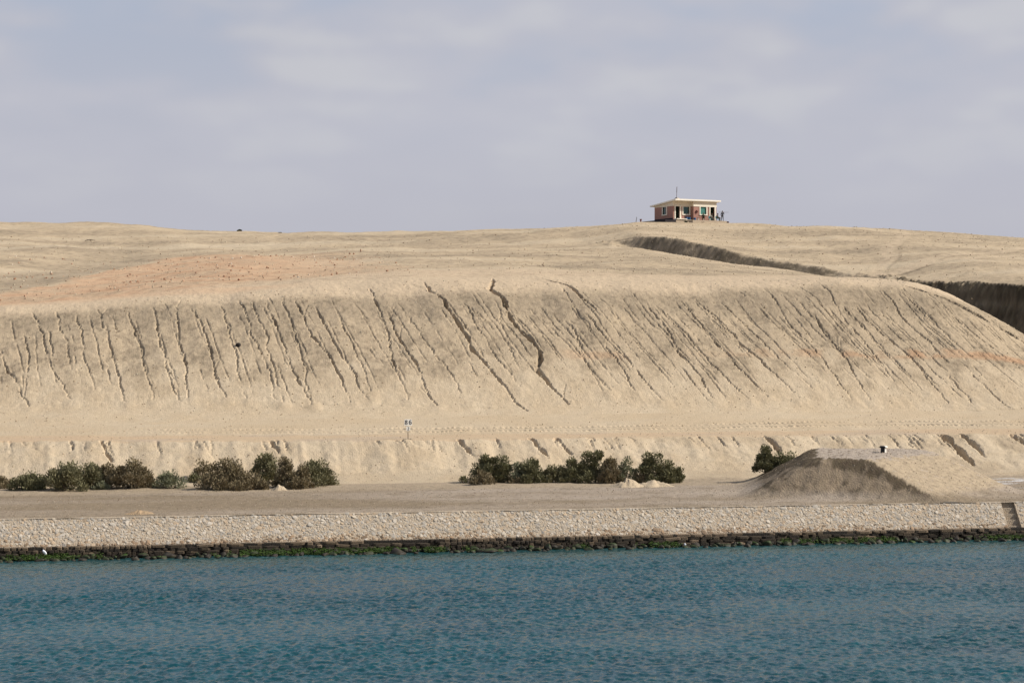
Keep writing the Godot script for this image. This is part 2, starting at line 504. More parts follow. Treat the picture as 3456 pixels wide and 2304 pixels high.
func tone_scarp(u: float, v: float, h: float, gu: float, gv: float) -> Color:
	var t := (v - cv[5]) / (cv[6] - cv[5])
	var b := n_blot.get_noise_2d(u, v)
	var a := n_tone.get_noise_2d(u * 0.8, v * 1.6)
	var c := PALE.lerp(SAND, clampf(0.55 + 0.8 * b, 0.0, 1.0))
	var up := smoothstep(0.12, 0.50, t + 0.16 * b + 0.12 * a)
	c = c.lerp(CRUST.lerp(SAND, 0.5), up)
	c = c.lerp(CRUST * 0.82, up * smoothstep(0.02, 0.32, b + 0.5 * n_fine.get_noise_2d(u * 0.9, v * 0.9)) * 0.6)
	c = c.lerp(CRUST * 0.88, 0.6 * smoothstep(0.70, 0.82, t + 0.08 * a) * (1.0 - smoothstep(0.88, 0.97, t)))
	var seam := 1.0 - smoothstep(0.015, 0.05, absf(t - 0.42 - 0.03 * a - 0.02 * b))
	c = c.lerp(RUST, seam * (0.6 * smoothstep(52.0, 84.0, u) * smoothstep(-0.45, 0.1, a + 0.8 * b) + 0.3 * smoothstep(43.0, 46.0, u) * (1.0 - smoothstep(49.0, 52.0, u))))
	c = c.lerp(PALE.lerp(ORANGE, 0.2), smoothstep(0.90, 1.01, t + 0.05 * a))
	var grit := n_grit.get_noise_2d(u, v)
	c = c * (1.0 - 0.22 * up * (1.0 - smoothstep(0.9, 1.0, t)) * smoothstep(0.12, 0.42, grit + 0.35 * b) + 0.10 * smoothstep(0.2, 0.5, -grit))
	if u < 22.0:
		c = c.lerp(ORANGE, 0.55 * smoothstep(1.05, 1.2, t) * (1.0 - smoothstep(12.0, 22.0, u)))
	return c * (1.0 + 0.10 * n_fine.get_noise_2d(u * 3.0, v * 3.0))

func tone_plateau(u: float, v: float, h: float, gu: float, gv: float) -> Color:
	var a := n_tone.get_noise_2d(u * 0.3 + v * 0.12, v * 1.5)
	var b := n_blot.get_noise_2d(u * 0.6, v * 0.6)
	var c := SAND.lerp(CRUST, clampf(0.25 + 1.1 * a + 0.5 * b, 0.0, 1.0))
	c = c.lerp(PALE, 0.7 * smoothstep(0.1, 0.4, -a))
	c = c.lerp(PALE.lerp(ORANGE, 0.25), 1.0 - smoothstep(cv[7], cv[7] + 8.0, v + 6.0 * a))
	# wheel-worn strips of paler sand
	var worn := lerpf(300.0, 311.0, smoothstep(-22.0, 30.0, u)) + 2.5 * a
	c = c.lerp(PALE * 1.06, 0.8 * (1.0 - smoothstep(1.2, 3.2, absf(v - worn))) * (1.0 - smoothstep(30.0, 60.0, u)))
	for k in 3:
		var q := Vector2(u - 101.0, v - 254.0)
		var way: float = q.x * [0.62, 0.50, 0.90][k] - q.y * [0.78, 0.866, 0.44][k] + 1.6 * n_mid.get_noise_2d(u * 0.25, v * 0.25 + 40.0 * k)
		if q.y > 0.0:
			c = c.lerp(PALE.lerp(ORANGE, 0.2), 0.6 * (1.0 - smoothstep(0.5, 1.3, absf(way))) * (1.0 - smoothstep(45.0, 70.0, q.y)))
			c = c * (1.0 - 0.20 * (1.0 - smoothstep(0.1, 0.35, absf(way - 1.5))) * (1.0 - smoothstep(20.0, 50.0, q.y)))
	# the hump of reddish spoil on the left
	var top := lerpf(232.0, 288.0, smoothstep(-16.0, 8.0, u)) + 6.0 * a
	var low := cv[6] + 1.0 + 9.0 * smoothstep(-4.0, 22.0, u)
	var hump := smoothstep(low - 2.0, low + 5.0, v) * (1.0 - smoothstep(top - 4.0, top + 1.0, v)) * (1.0 - smoothstep(16.0, 38.0, u + 12.0 * b))
	c = c.lerp(ORANGE.lerp(RUST, 0.35 * smoothstep(0.1, 0.4, b)).lerp(SAND, 0.45 * smoothstep(0.0, 0.4, -b + 0.4 * a)), hump)
	if u < 10.0 and v > top + 2.0:
		c = c.lerp(CRUST * 0.95, 0.6 * (1.0 - smoothstep(top + 22.0, top + 45.0, v)) * (1.0 - smoothstep(-2.0, 10.0, u)))
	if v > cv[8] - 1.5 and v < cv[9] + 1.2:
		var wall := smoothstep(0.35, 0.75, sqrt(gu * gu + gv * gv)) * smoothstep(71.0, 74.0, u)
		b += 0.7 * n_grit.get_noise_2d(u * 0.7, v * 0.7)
		c = c.lerp(EARTH.lerp(CRUST, clampf(0.35 + b, 0.0, 1.0)) if u < 102.5 else EARTH * (0.7 + 0.4 * b + 0.5 * n_tone.get_noise_2d(u * 0.8, h * 9.0)), wall)  # steep cut walls: part of their shade is put into the earth tone
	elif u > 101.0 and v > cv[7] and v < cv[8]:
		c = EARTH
	var grit := n_grit.get_noise_2d(u * 0.45, v * 0.6)
	c = c * (1.0 - 0.22 * smoothstep(0.15, 0.5, grit + 0.5 * a) + 0.08 * smoothstep(0.2, 0.5, -grit))
	return c * (1.0 + 0.09 * n_fine.get_noise_2d(u * 2.0, v * 2.0))

func make_noise() -> void:
	var all := [n_big, n_mid, n_fine, n_tone, n_blot, n_grit]
	var fr := [0.035, 0.16, 0.9, 0.06, 0.22, 1.4]
	var oc := [3, 4, 3, 4, 5, 3]
	for k in 6:
		all[k].noise_type = FastNoiseLite.TYPE_SIMPLEX_SMOOTH
		all[k].seed = 11 + 17 * k
		all[k].frequency = fr[k]
		all[k].fractal_octaves = oc[k]
		all[k].fractal_type = FastNoiseLite.FRACTAL_FBM

func noise_tex(freq: float, octaves: int, seed_: int, lo: float, hi: float, size := 512) -> NoiseTexture2D:
	var n := FastNoiseLite.new()
	n.noise_type = FastNoiseLite.TYPE_SIMPLEX_SMOOTH
	n.frequency = freq
	n.fractal_octaves = octaves
	n.seed = seed_
	var t := NoiseTexture2D.new()
	t.width = size
	t.height = size
	t.seamless = true
	t.noise = n
	var g := Gradient.new()
	g.set_color(0, Color(lo, lo, lo))
	g.set_color(1, Color(hi, hi, hi))
	t.color_ramp = g
	return t

func ground_mat(nm: String, scale_: float, bump: float) -> StandardMaterial3D:
	var m := StandardMaterial3D.new()
	m.resource_name = nm
	m.vertex_color_use_as_albedo = true
	m.albedo_texture = mats.grain
	m.roughness = 0.95
	m.metallic_specular = 0.15
	m.uv1_triplanar = true
	m.uv1_world_triplanar = true
	m.uv1_scale = Vector3.ONE * scale_
	m.heightmap_enabled = true
	m.heightmap_texture = mats.relief
	m.heightmap_scale = bump
	mats[nm] = m
	return m

# ---------------------------------------------------------------- _ready
func _ready() -> void:
	var cam := Camera3D.new()
	cam.name = "camera"
	cam.fov = rad_to_deg(2.0 * atan(784.0 / 4500.0))
	cam.near = 1.0
	cam.far = 9000.0
	cam.position = Vector3(0, 15, 0)
	cam.rotation = Vector3(-atan(8.0 / 4500.0), -TH, 0)
	add_child(cam)
	cam.current = true

	var env := Environment.new()
	env.background_mode = Environment.BG_SKY
	env.tonemap_mode = Environment.TONE_MAPPER_LINEAR
	env.tonemap_exposure = 1.2
	env.sdfgi_enabled = true
	env.ssao_enabled = true
	env.ssil_enabled = true
	var sky := Sky.new()
	sky.sky_material = make_sky()
	env.sky = sky
	var we := WorldEnvironment.new()
	we.name = "environment"
	we.environment = env
	add_child(we)

	var sun := DirectionalLight3D.new()
	sun.name = "sun"
	sun.light_color = Color(1.0, 0.97, 0.925)
	sun.light_energy = 1.6
	sun.light_angular_distance = 0.5
	sun.shadow_enabled = true
	var el := deg_to_rad(38.0)
	var back := deg_to_rad(-3.0)
	var right := Vector3(CO, 0, SI)
	var fwd := Vector3(SI, 0, -CO)
	var to_sun := (right * cos(back) + fwd * sin(back)) * cos(el) + Vector3.UP * sin(el)
	sun.transform = Transform3D().looking_at(-to_sun, Vector3.UP)
	add_child(sun)

	make_noise()
	set_lines()
	mats.grain = noise_tex(0.035, 5, 3, 0.82, 1.0)
	mats.relief = noise_tex(0.02, 6, 5, 0.0, 1.0)

	make_land()
	make_water()
	make_wall()
	make_footing()
	make_rocks()
	make_bushes()
	make_bollard()
	make_sign()
	make_house()
	make_yard()
	make_people()
	make_oddments()
	make_pebbles()

func make_sky() -> PanoramaSkyMaterial:
	var wd := 2048
	var ht := 1024
	var data := PackedFloat32Array()
	data.resize(wd * ht * 3)
	var n := FastNoiseLite.new()
	n.seed = 21
	n.noise_type = FastNoiseLite.TYPE_SIMPLEX_SMOOTH
	n.frequency = 1.0
	n.fractal_octaves = 5
	n.fractal_gain = 0.5
	var n2 := FastNoiseLite.new()
	n2.seed = 8
	n2.noise_type = FastNoiseLite.TYPE_SIMPLEX_SMOOTH
	n2.frequency = 1.0
	n2.fractal_octaves = 3
	for y in ht:
		var e := (0.5 - (y + 0.5) / ht) * PI
		var deg := rad_to_deg(e)
		for x in wd:
			var k := (y * wd + x) * 3
			var c := Color(0.30, 0.27, 0.23)
			if deg > -1.0:
				var az := (x + 0.5) / wd * TAU
				var hi := clampf(deg / 90.0, 0.0, 1.0)
				var haze := Color(0.495, 0.498, 0.560)
				var blue := Color(0.395, 0.480, 0.625)
				var zen := Color(0.13, 0.24, 0.46)
				c = haze.lerp(blue, smoothstep(3.0, 15.0, deg)).lerp(zen, smoothstep(0.14, 0.8, hi))
				var px := cos(az)
				var pz := sin(az)
				var st := 1.0 + 2.2 * (1.0 - smoothstep(5.0, 40.0, deg))
				var f := n.get_noise_3d(px * 8.5, e * 10.5 * st, pz * 8.5)
				var g := n2.get_noise_3d(px * 2.2 + 9.0, e * 2.6 * st, pz * 2.2)
				var cover := smoothstep(-0.72, 0.14, f * 1.2 + g * 0.9) * (1.0 - 0.35 * smoothstep(20.0, 70.0, deg))
				var cloud := Color(0.520, 0.525, 0.590).lerp(Color(0.580, 0.582, 0.620), smoothstep(0.02, 0.42, f + 0.3 * g))
				c = c.lerp(cloud, cover * smoothstep(2.0, 8.0, deg) * 0.85)
				c = c * (1.0 + 0.05 * g)
			data[k] = c.r * 0.833
			data[k + 1] = c.g * 0.833
			data[k + 2] = c.b * 0.833
	var im := Image.create_from_data(wd, ht, false, Image.FORMAT_RGBF, data.to_byte_array())
	var m := PanoramaSkyMaterial.new()
	m.panorama = ImageTexture.create_from_image(im)
	return m

func down_rows(v0: float, v1: float, step: float) -> PackedFloat32Array:
	var a := PackedFloat32Array()
	var n := int((v1 - v0) / step)
	for k in n + 1:
		a.append(v0 + (v1 - v0) * k / n)
	return a

func apply_cut(s: Sheet) -> void:
	for k in cut.size():
		if cut[k] > 0.0:
			s.h[k] -= cut[k]

func tuck(s: Sheet) -> void:
	# the first row dips a little under the sheet in front of it
	for i in s.us.size():
		s.h[i * s.vs.size()] -= 0.06

func make_land() -> void:
	# the flat behind the stone wall, with the heap of sand
	var a := sheet(axis_steps(-18.0, 92.0, 0.17, -420.0, 520.0), down_rows(137.9, 166.0, 0.21), -18.0, 0.17)
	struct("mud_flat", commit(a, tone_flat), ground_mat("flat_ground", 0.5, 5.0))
	# the lower bank and the road on it
	var b := sheet(axis_steps(-24.0, 105.0, 0.115, -420.0, 520.0), down_rows(165.7, 188.0, 0.125), -24.0, 0.115)
	cut.resize(b.h.size()); cut.fill(0.0)
	var r := RandomNumberGenerator.new()
	r.seed = 5
	for k in 130:
		var u := r.randf_range(-24.0, 104.0)
		if n_mid.get_noise_2d(u * 0.5, 250.0) < -0.12:
			continue
		var e := line("edge", u)
		var f := line("foot", u)
		var right := smoothstep(71.0, 80.0, u)
		var long := r.randf_range(0.1, 0.42) + 0.3 * right
		var wd := r.randf_range(0.05, 0.15) + 0.22 * right * r.randf()
		var p0 := Vector2(u, e.x + r.randf_range(-0.1, 0.7))
		var p1 := Vector2(u + r.randf_range(0.1, 0.5) + 0.7 * right, lerpf(e.x, f.x, long))
		gully(b, PackedVector2Array([p0, p1]), wd, 0.7, 1000 + k)
	for k in [[-2.2, 0.5, 0.35], [12.6, 0.42, 0.32], [29.6, 0.4, 0.36], [36.2, 0.45, 0.42], [38.6, 0.4, 0.3], [58.6, 0.5, 0.45], [75.8, 0.8, 0.9], [77.6, 0.6, 0.5], [83.0, 0.7, 0.5], [86.0, 0.6, 0.4]]:
		var e := line("edge", k[0])
		var f := line("foot", k[0])
		gully(b, PackedVector2Array([Vector2(k[0] - 0.3, e.x + 0.5), Vector2(k[0] + 0.5, lerpf(e.x, f.x, k[1]))]), k[2], 0.9, int(k[0] * 10.0) + 77)
	apply_cut(b)
	tuck(b)
	struct("canal_bank", commit(b, tone_bank), ground_mat("bank_ground", 0.5, 4.0))
	# the tall slope full of gullies
	var s := sheet(axis_steps(-22.0, 110.0, 0.085, -420.0, 520.0), down_rows(187.7, 216.5, 0.145), -22.0, 0.085)
	cut.resize(s.h.size()); cut.fill(0.0)
	var g := [-10.0, 211.7, -5.5, 195.3, 2, -12.7, 204.9, -9.5, 194.9, 3, -10.5, 207.5, -9.7, 197.6, 2, -7.5, 211.3, -5.5, 200.4, 2, -5.3, 210.3, -3.5, 196.8, 2, -3.2, 211.2, -0.1, 194.4, 3, 0.1, 210.4, 2.5, 194.4, 3, 2.4, 210.5, 4.7, 194.0, 3, 4.8, 210.2, 6.0, 194.6, 3, 6.9, 209.5, 9.5, 194.1, 3, 9.4, 210.3, 11.6, 193.6, 2, 11.5, 210.8, 14.5, 192.8, 2, 13.0, 209.9, 14.9, 192.4, 2, 14.4, 209.7, 17.5, 191.8, 3, 16.3, 210.7, 17.8, 191.8, 2, 17.4, 209.0, 21.7, 192.0, 4, 19.4, 208.4, 23.4, 192.1, 3, 21.8, 207.3, 23.6, 193.4, 2, 25.7, 212.3, 27.1, 191.8, 3, 26.9, 207.4, 29.7, 190.6, 4, 28.1, 208.8, 33.0, 190.8, 1, 35.2, 207.7, 38.5, 193.1, 2, 38.7, 208.4, 39.4, 195.1, 1, 43.3, 205.0, 47.7, 192.0, 1, 46.8, 210.3, 48.1, 200.3, 1, 45.9, 204.1, 47.2, 192.0, 2, 48.0, 204.8, 52.7, 190.4, 3, 49.1, 199.6, 50.4, 191.8, 3, 55.3, 206.7, 58.2, 190.4, 3, 56.2, 206.6, 61.8, 190.3, 2, 59.4, 207.3, 63.8, 190.6, 3, 61.1, 208.0, 67.2, 190.5, 3, 63.8, 207.3, 69.2, 191.5, 1, 66.4, 209.1, 71.3, 194.7, 1, 69.4, 209.0, 72.9, 190.0, 2, 71.8, 208.6, 76.0, 193.3, 1, 73.7, 204.0, 74.7, 190.0, 3, 76.2, 209.4, 78.6, 192.6, 2, 77.3, 205.5, 81.4, 191.2, 2, 78.8, 205.5, 83.1, 191.8, 3, 82.9, 208.0, 86.0, 193.8, 2, 85.1, 208.4, 89.3, 194.7, 1, 89.0, 206.0, 93.9, 194.0, 2, 87.4, 193.8, 89.2, 187.9, 2, 82.0, 195.9, 83.0, 189.2, 2, 85.0, 193.8, 85.4, 188.6, 2]
	for k in range(0, g.size(), 5):
		gully(s, PackedVector2Array([Vector2(g[k], g[k + 1]), Vector2(g[k + 2], g[k + 3])]), [0.0, 0.10, 0.135, 0.175, 0.23][g[k + 4]], 1.0, 200 + k)
	gully(s, PackedVector2Array([Vector2(31.8, 213.6), Vector2(32.0, 209.9), Vector2(33.3, 207.9), Vector2(33.3, 206.3), Vector2(34.3, 202.2), Vector2(34.9, 198.9), Vector2(35.7, 197.0), Vector2(36.6, 194.6), Vector2(38.6, 189.0)]), 0.42, 0.85, 31)
	gully(s, PackedVector2Array([Vector2(40.1, 215.9), Vector2(38.9, 210.0), Vector2(40.0, 207.9), Vector2(40.0, 205.5), Vector2(40.3, 203.2), Vector2(41.9, 198.5), Vector2(41.3, 195.7), Vector2(41.8, 194.0), Vector2(43.2, 190.2)]), 0.56, 0.75, 32)
	gully(s, PackedVector2Array([Vector2(85.5, 209.0), Vector2(90.0, 206.6), Vector2(94.0, 204.4), Vector2(98.0, 202.0), Vector2(103.0, 198.5)]), 0.7, 0.7, 33)
	gully(s, PackedVector2Array([Vector2(45.6, 213.5), Vector2(47.6, 210.8), Vector2(49.6, 205.0)]), 0.34, 1.0, 34)
	# lesser runnels between them
	for k in 165:
		# long even cracks first, short ones after
		var long := k < 62 or k >= 125
		var u := (-22.0 + 2.0 * k if k < 62 else 36.0 + 1.6 * (k - 125)) + r.randf_range(-0.7, 0.7) if long else r.randf_range(-22.0, 104.0)
		var c := line("crest", u)
		var ap := line("apron", u)
		var t0 := r.randf_range(0.72, 0.96) if long else r.randf_range(0.3, 0.98)
		var t1 := r.randf_range(0.08, 0.4) if long else t0 - r.randf_range(0.10, 0.35)
		var lean := lerpf(0.15, 0.28, smoothstep(-10.0, 60.0, u)) + r.randf_range(-0.02, 0.02)
		var v0 := lerpf(ap.x, c.x, t0)
		var v1 := lerpf(ap.x, c.x, maxf(t1, 0.02))
		gully(s, PackedVector2Array([Vector2(u, v0), Vector2(u + (v0 - v1) * lean, v1)]), r.randf_range(0.05, 0.10), 0.5, 3000 + k)
	for k in range(0, g.size(), 5):
		var u0: float = g[k + 2] + 0.2
		var v0: float = g[k + 3] - 0.5
		var i0 := int((u0 - 1.2 - s.u0) / s.du) + s.iu0
		for i in range(maxi(i0, 0), mini(i0 + int(2.4 / s.du), s.us.size())):
			for j in s.vs.size():
				var y: float = s.vs[j] - v0
				if absf(y) < 1.4:
					var x: float = s.us[i] - u0
					var q: float = x * x / 1.2 + y * y / 1.8
					if q < 1.0:
						s.h[i * s.vs.size() + j] += 0.10 * (1.0 - q) * (1.0 - q)
	apply_cut(s)
	tuck(s)
	struct("gullied_slope", commit(s, tone_scarp), ground_mat("slope_ground", 0.5, 4.0))
	# the plateau behind, up to the ridge and over it
	var vs := PackedFloat32Array()
	var v := 216.2
	while v < 232.0:
		vs.append(v); v += 0.3
	while v < 312.0:
		vs.append(v); v += 0.26
	while v < 362.0:
		vs.append(v); v += 0.4
	var st := 0.5
	while v < 2500.0:
		vs.append(v); v += st
		st = minf(st * 1.2, 120.0)
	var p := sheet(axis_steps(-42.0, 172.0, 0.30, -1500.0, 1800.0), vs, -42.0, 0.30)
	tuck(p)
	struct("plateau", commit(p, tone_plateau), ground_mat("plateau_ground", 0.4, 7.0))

func make_water() -> void:
	var n1 := FastNoiseLite.new()
	n1.noise_type = FastNoiseLite.TYPE_SIMPLEX_SMOOTH
	n1.frequency = 0.55
	n1.fractal_octaves = 2
	n1.fractal_gain = 0.55
	var n3 := FastNoiseLite.new()
	n3.noise_type = FastNoiseLite.TYPE_SIMPLEX_SMOOTH
	n3.frequency = 0.05
	n3.seed = 4
	n3.fractal_octaves = 3
	var s := Sheet.new()
	s.us = axis_steps(-16.0, 70.0, 0.12, -900.0, 1000.0)
	var vs := PackedFloat32Array()
	var st := 0.16
	var v := 80.0
	var near := PackedFloat32Array()
	while v > -600.0:
		st = minf(st * 1.3, 60.0)
		v -= st
		near.append(v)
	near.reverse()
	vs.append_array(near)
	vs.append_array(down_rows(80.0, 137.2, 0.125))
	s.vs = vs
	s.h.resize(s.us.size() * vs.size())
	var k := 0
	for i in s.us.size():
		var u := s.us[i]
		for j in vs.size():
			v = vs[j]
			var gust := clampf(0.98 + 0.8 * n3.get_noise_2d(u * 0.6, v * 1.5), 0.7, 1.3)
			var calm := 1.0 - 0.45 * smoothstep(126.0, 135.5, v)
			var far := 1.0 if v > 78.0 and u > -22.0 and u < 74.0 else 0.0
			s.h[k] = far * gust * calm * (0.045 * n1.get_noise_2d(u * 0.9 - v * 0.12, v * 1.3) + 0.088 * n1.get_noise_2d(u * 2.6 + v * 0.3, v * 3.5 + 60.0))
			k += 1
	var m := StandardMaterial3D.new()
	m.resource_name = "canal_water"
	m.vertex_color_use_as_albedo = true
	m.roughness = 0.12
	m.metallic_specular = 0.35
	m.uv1_triplanar = true
	m.uv1_world_triplanar = true
	m.uv1_scale = Vector3.ONE * 0.45
	m.heightmap_enabled = true
	m.heightmap_texture = mats.relief
	m.heightmap_scale = 1.5
	var body := func(u: float, v_: float, _h: float, _gu: float, _gv: float) -> Color:
		var q := n3.get_noise_2d(u * 0.7 + 40.0, v_ * 1.5)
		return Color(0.002, 0.042, 0.053).lerp(Color(0.020, 0.060, 0.064), smoothstep(120.0, 136.0, v_)) * (1.0 + 0.25 * q)
	struct("water", commit(s, body), m, "teal rippled water of the canal")

# ---------------------------------------------------------------- the stone facing
const FACE_V := 136.65
const FACE_H := 0.85
const FACE_DV := 1.30
const FACE_DH := 1.75
const NOTCH0 := 64.7
const NOTCH1 := 65.75

func stone_mesh(seed_: int) -> ArrayMesh:
	var r := RandomNumberGenerator.new()
	r.seed = seed_
	var st := begin()
	var n := r.randi_range(6, 8)
	var outline := []
	for k in n:
		var t := TAU * (k + r.randf_range(-0.3, 0.3)) / n
		outline.append(Vector2(cos(t) * r.randf_range(0.40, 0.56), sin(t) * r.randf_range(0.38, 0.56)))
	var rings := []
	var hgt := r.randf_range(0.22, 0.42)
	for j in 3:
		var ring := []
		var k2: float = [1.0, 0.97, 0.66][j]
		for p in outline:
			ring.append(Vector3(p.x * k2, p.y * k2, [-0.15, hgt * 0.55, hgt][j] + (r.randf_range(-0.07, 0.07) if j > 0 else 0.0)))
		rings.append(ring)
	for j in 2:
		for k in n:
			var m := (k + 1) % n
			quad(st, rings[j][k], rings[j][m], rings[j + 1][m], rings[j + 1][k])
	var top := Vector3(r.randf_range(-0.1, 0.1), r.randf_range(-0.1, 0.1), hgt + r.randf_range(-0.03, 0.06))
	for k in n:
		tri(st, top, rings[2][k], rings[2][(k + 1) % n])
	return done(st)

func make_wall() -> void:
	var wall := thing("stone_revetment", "long sloping wall of pale rough stones set in mortar along the canal", "wall", w3(0, FACE_V, 0))
	var bed_m := flat_mat("mortar", lin(0.50, 0.405, 0.295), 0.95)
	bed_m.albedo_texture = mats.grain
	bed_m.uv1_triplanar = true
	bed_m.uv1_world_triplanar = true
	bed_m.uv1_scale = Vector3.ONE * 0.8
	bed_m.heightmap_enabled = true
	bed_m.heightmap_texture = mats.relief
	bed_m.heightmap_scale = 6.0
	# the wall's own axes: x along the shore, y up, z towards the water
	var poly := PackedVector2Array([Vector2(0, 0.2), Vector2(0, FACE_H), Vector2(-FACE_DV, FACE_H + FACE_DH), Vector2(-FACE_DV - 0.55, FACE_H + FACE_DH + 0.02), Vector2(-FACE_DV - 0.55, 0.2)])
	var turn := Transform3D(Basis(Vector3(0, 0, 1), Vector3(0, 1, 0), Vector3(-1, 0, 0)), Vector3.ZERO)
	var cw := PackedVector2Array()
	for k in range(poly.size() - 1, -1, -1):
		cw.append(poly[k])
	for span in [[-300.0, NOTCH0], [NOTCH1, 400.0]]:
		var st := begin()
		# outline (x: towards the water, y: up) pulled along the shore
		for k in poly.size():
			var p := poly[k]
			var q := poly[(k + 1) % poly.size()]
			quad(st, Vector3(span[0], p.y, p.x), Vector3(span[1], p.y, p.x), Vector3(span[1], q.y, q.x), Vector3(span[0], q.y, q.x))
		for e in [0, 1]:
			for k in range(1, poly.size() - 1):
				var a := Vector3(span[e], poly[0].y, poly[0].x)
				var b := Vector3(span[e], poly[k].y, poly[k].x)
				var c := Vector3(span[e], poly[k + 1].y, poly[k + 1].x)
				if e == 0:
					tri(st, a, b, c)
				else:
					tri(st, a, c, b)
		part("mortar_bed", done(st), bed_m, wall)
	# a stair cut through the wall at the right
	for k in 5:
		var st := begin()
		var y1 := 0.5 + 0.42 * (k + 1)
		box(st, Vector3(NOTCH0 + 0.004, 0.2, -1.85), Vector3(NOTCH1 - 0.004, y1, -0.25 - 0.3 * k))
		part("step", done(st), bed_m, wall)
	# the stones
	var kinds := []
	for k in 12:
		kinds.append(stone_mesh(500 + k))
	var tints := [Color(0.55, 0.475, 0.375), Color(0.50, 0.42, 0.32), Color(0.60, 0.525, 0.43), Color(0.42, 0.375, 0.315), Color(0.52, 0.395, 0.27), Color(0.52, 0.46, 0.38), Color(0.45, 0.38, 0.295), Color(0.34, 0.235, 0.15), Color(0.25, 0.18, 0.12)]
	var tint_m := []
	for t in tints:
		var m := flat_mat("stone_%d" % tint_m.size(), t.linear_to_srgb(), 0.9)
		m.albedo_texture = mats.grain
		m.uv1_triplanar = true
		m.uv1_scale = Vector3.ONE * 0.7
		tint_m.append(m)
	var up := Vector3(0, FACE_DH, -FACE_DV).normalized()
	var out := Vector3(0, FACE_DV, FACE_DH).normalized()
	var r := RandomNumberGenerator.new()
	r.seed = 42
	var long := Vector2(FACE_DV, FACE_DH).length()
	var placed := []
	var rows := 14
	for row in rows:
		var u := -34.0 + r.randf() * 0.3
		while u < 100.0:
			var wd := r.randf_range(0.12, 0.33)
			if r.randf() < 0.10:
				wd *= 1.6
			var hg := clampf(wd * r.randf_range(0.55, 0.95), 0.09, 0.30)
			var y := (row + 0.5 + r.randf_range(-0.28, 0.28)) / rows * long
			var x := u + wd * 0.5
			u += wd * r.randf_range(0.78, 0.98)
			if x > NOTCH0 - 0.15 and x < NOTCH1 + 0.15 or r.randf() < 0.05:
				continue
			y = clampf(y, hg * 0.1, long - hg * r.randf_range(-0.1, 0.35))
			var ang := r.randf_range(-0.7, 0.5)
			var side := Vector3.RIGHT * cos(ang) + up * sin(ang)
			var upp := out.cross(side)
			var tilt := Basis(side, r.randf_range(-0.26, 0.26)) * Basis(upp, r.randf_range(-0.3, 0.3))
			var th := r.randf_range(0.05, 0.13)
			var b := tilt * Basis(side * wd * 1.06, upp * hg * 1.1, out * th)
			var stain := 7 if (y < 0.55 and r.randf() < 0.85 - 1.6 * y + 0.5 * n_mid.get_noise_2d(x * 0.7, 600.0)) else r.randi() % 7
			if stain == 7:
				stain = 7 + r.randi() % 2
			placed.append([Transform3D(b, Vector3(x, FACE_H, 0) + up * y - out * r.randf_range(0.0, 0.03)), wd * hg, r.randi() % 12, stain, x])
	placed.sort_custom(func(a, b): return a[1] > b[1])
	var singles := 0
	var rest := []
	for p in placed:
		if singles < 300 and p[4] > -10.0 and p[4] < 67.0:
			part("stone", kinds[p[2]], tint_m[p[3]], wall).transform = p[0]
			singles += 1
		else:
			rest.append(p)
	var rest_m := flat_mat("stone_rest", Color.WHITE, 0.9)
	rest_m.vertex_color_use_as_albedo = true
	rest_m.albedo_texture = mats.grain
	rest_m.uv1_triplanar = true
	rest_m.uv1_scale = Vector3.ONE * 0.7
	for kind in 12:
		var mine := rest.filter(func(p): return p[2] == kind)
		var mm := MultiMesh.new()
		mm.transform_format = MultiMesh.TRANSFORM_3D
		mm.use_colors = true
		mm.mesh = kinds[kind]
		mm.instance_count = mine.size()
		for k in mine.size():
			mm.set_instance_transform(k, mine[k][0])
			mm.set_instance_color(k, tints[mine[k][3]])
		var mi := MultiMeshInstance3D.new()
		mi.name = "smaller_stones" if kind == 0 else "smaller_stones_%03d" % kind
		mi.multimesh = mm
		mi.material_override = rest_m
		mi.set_meta("kind", "stuff")
		wall.add_child(mi, true)

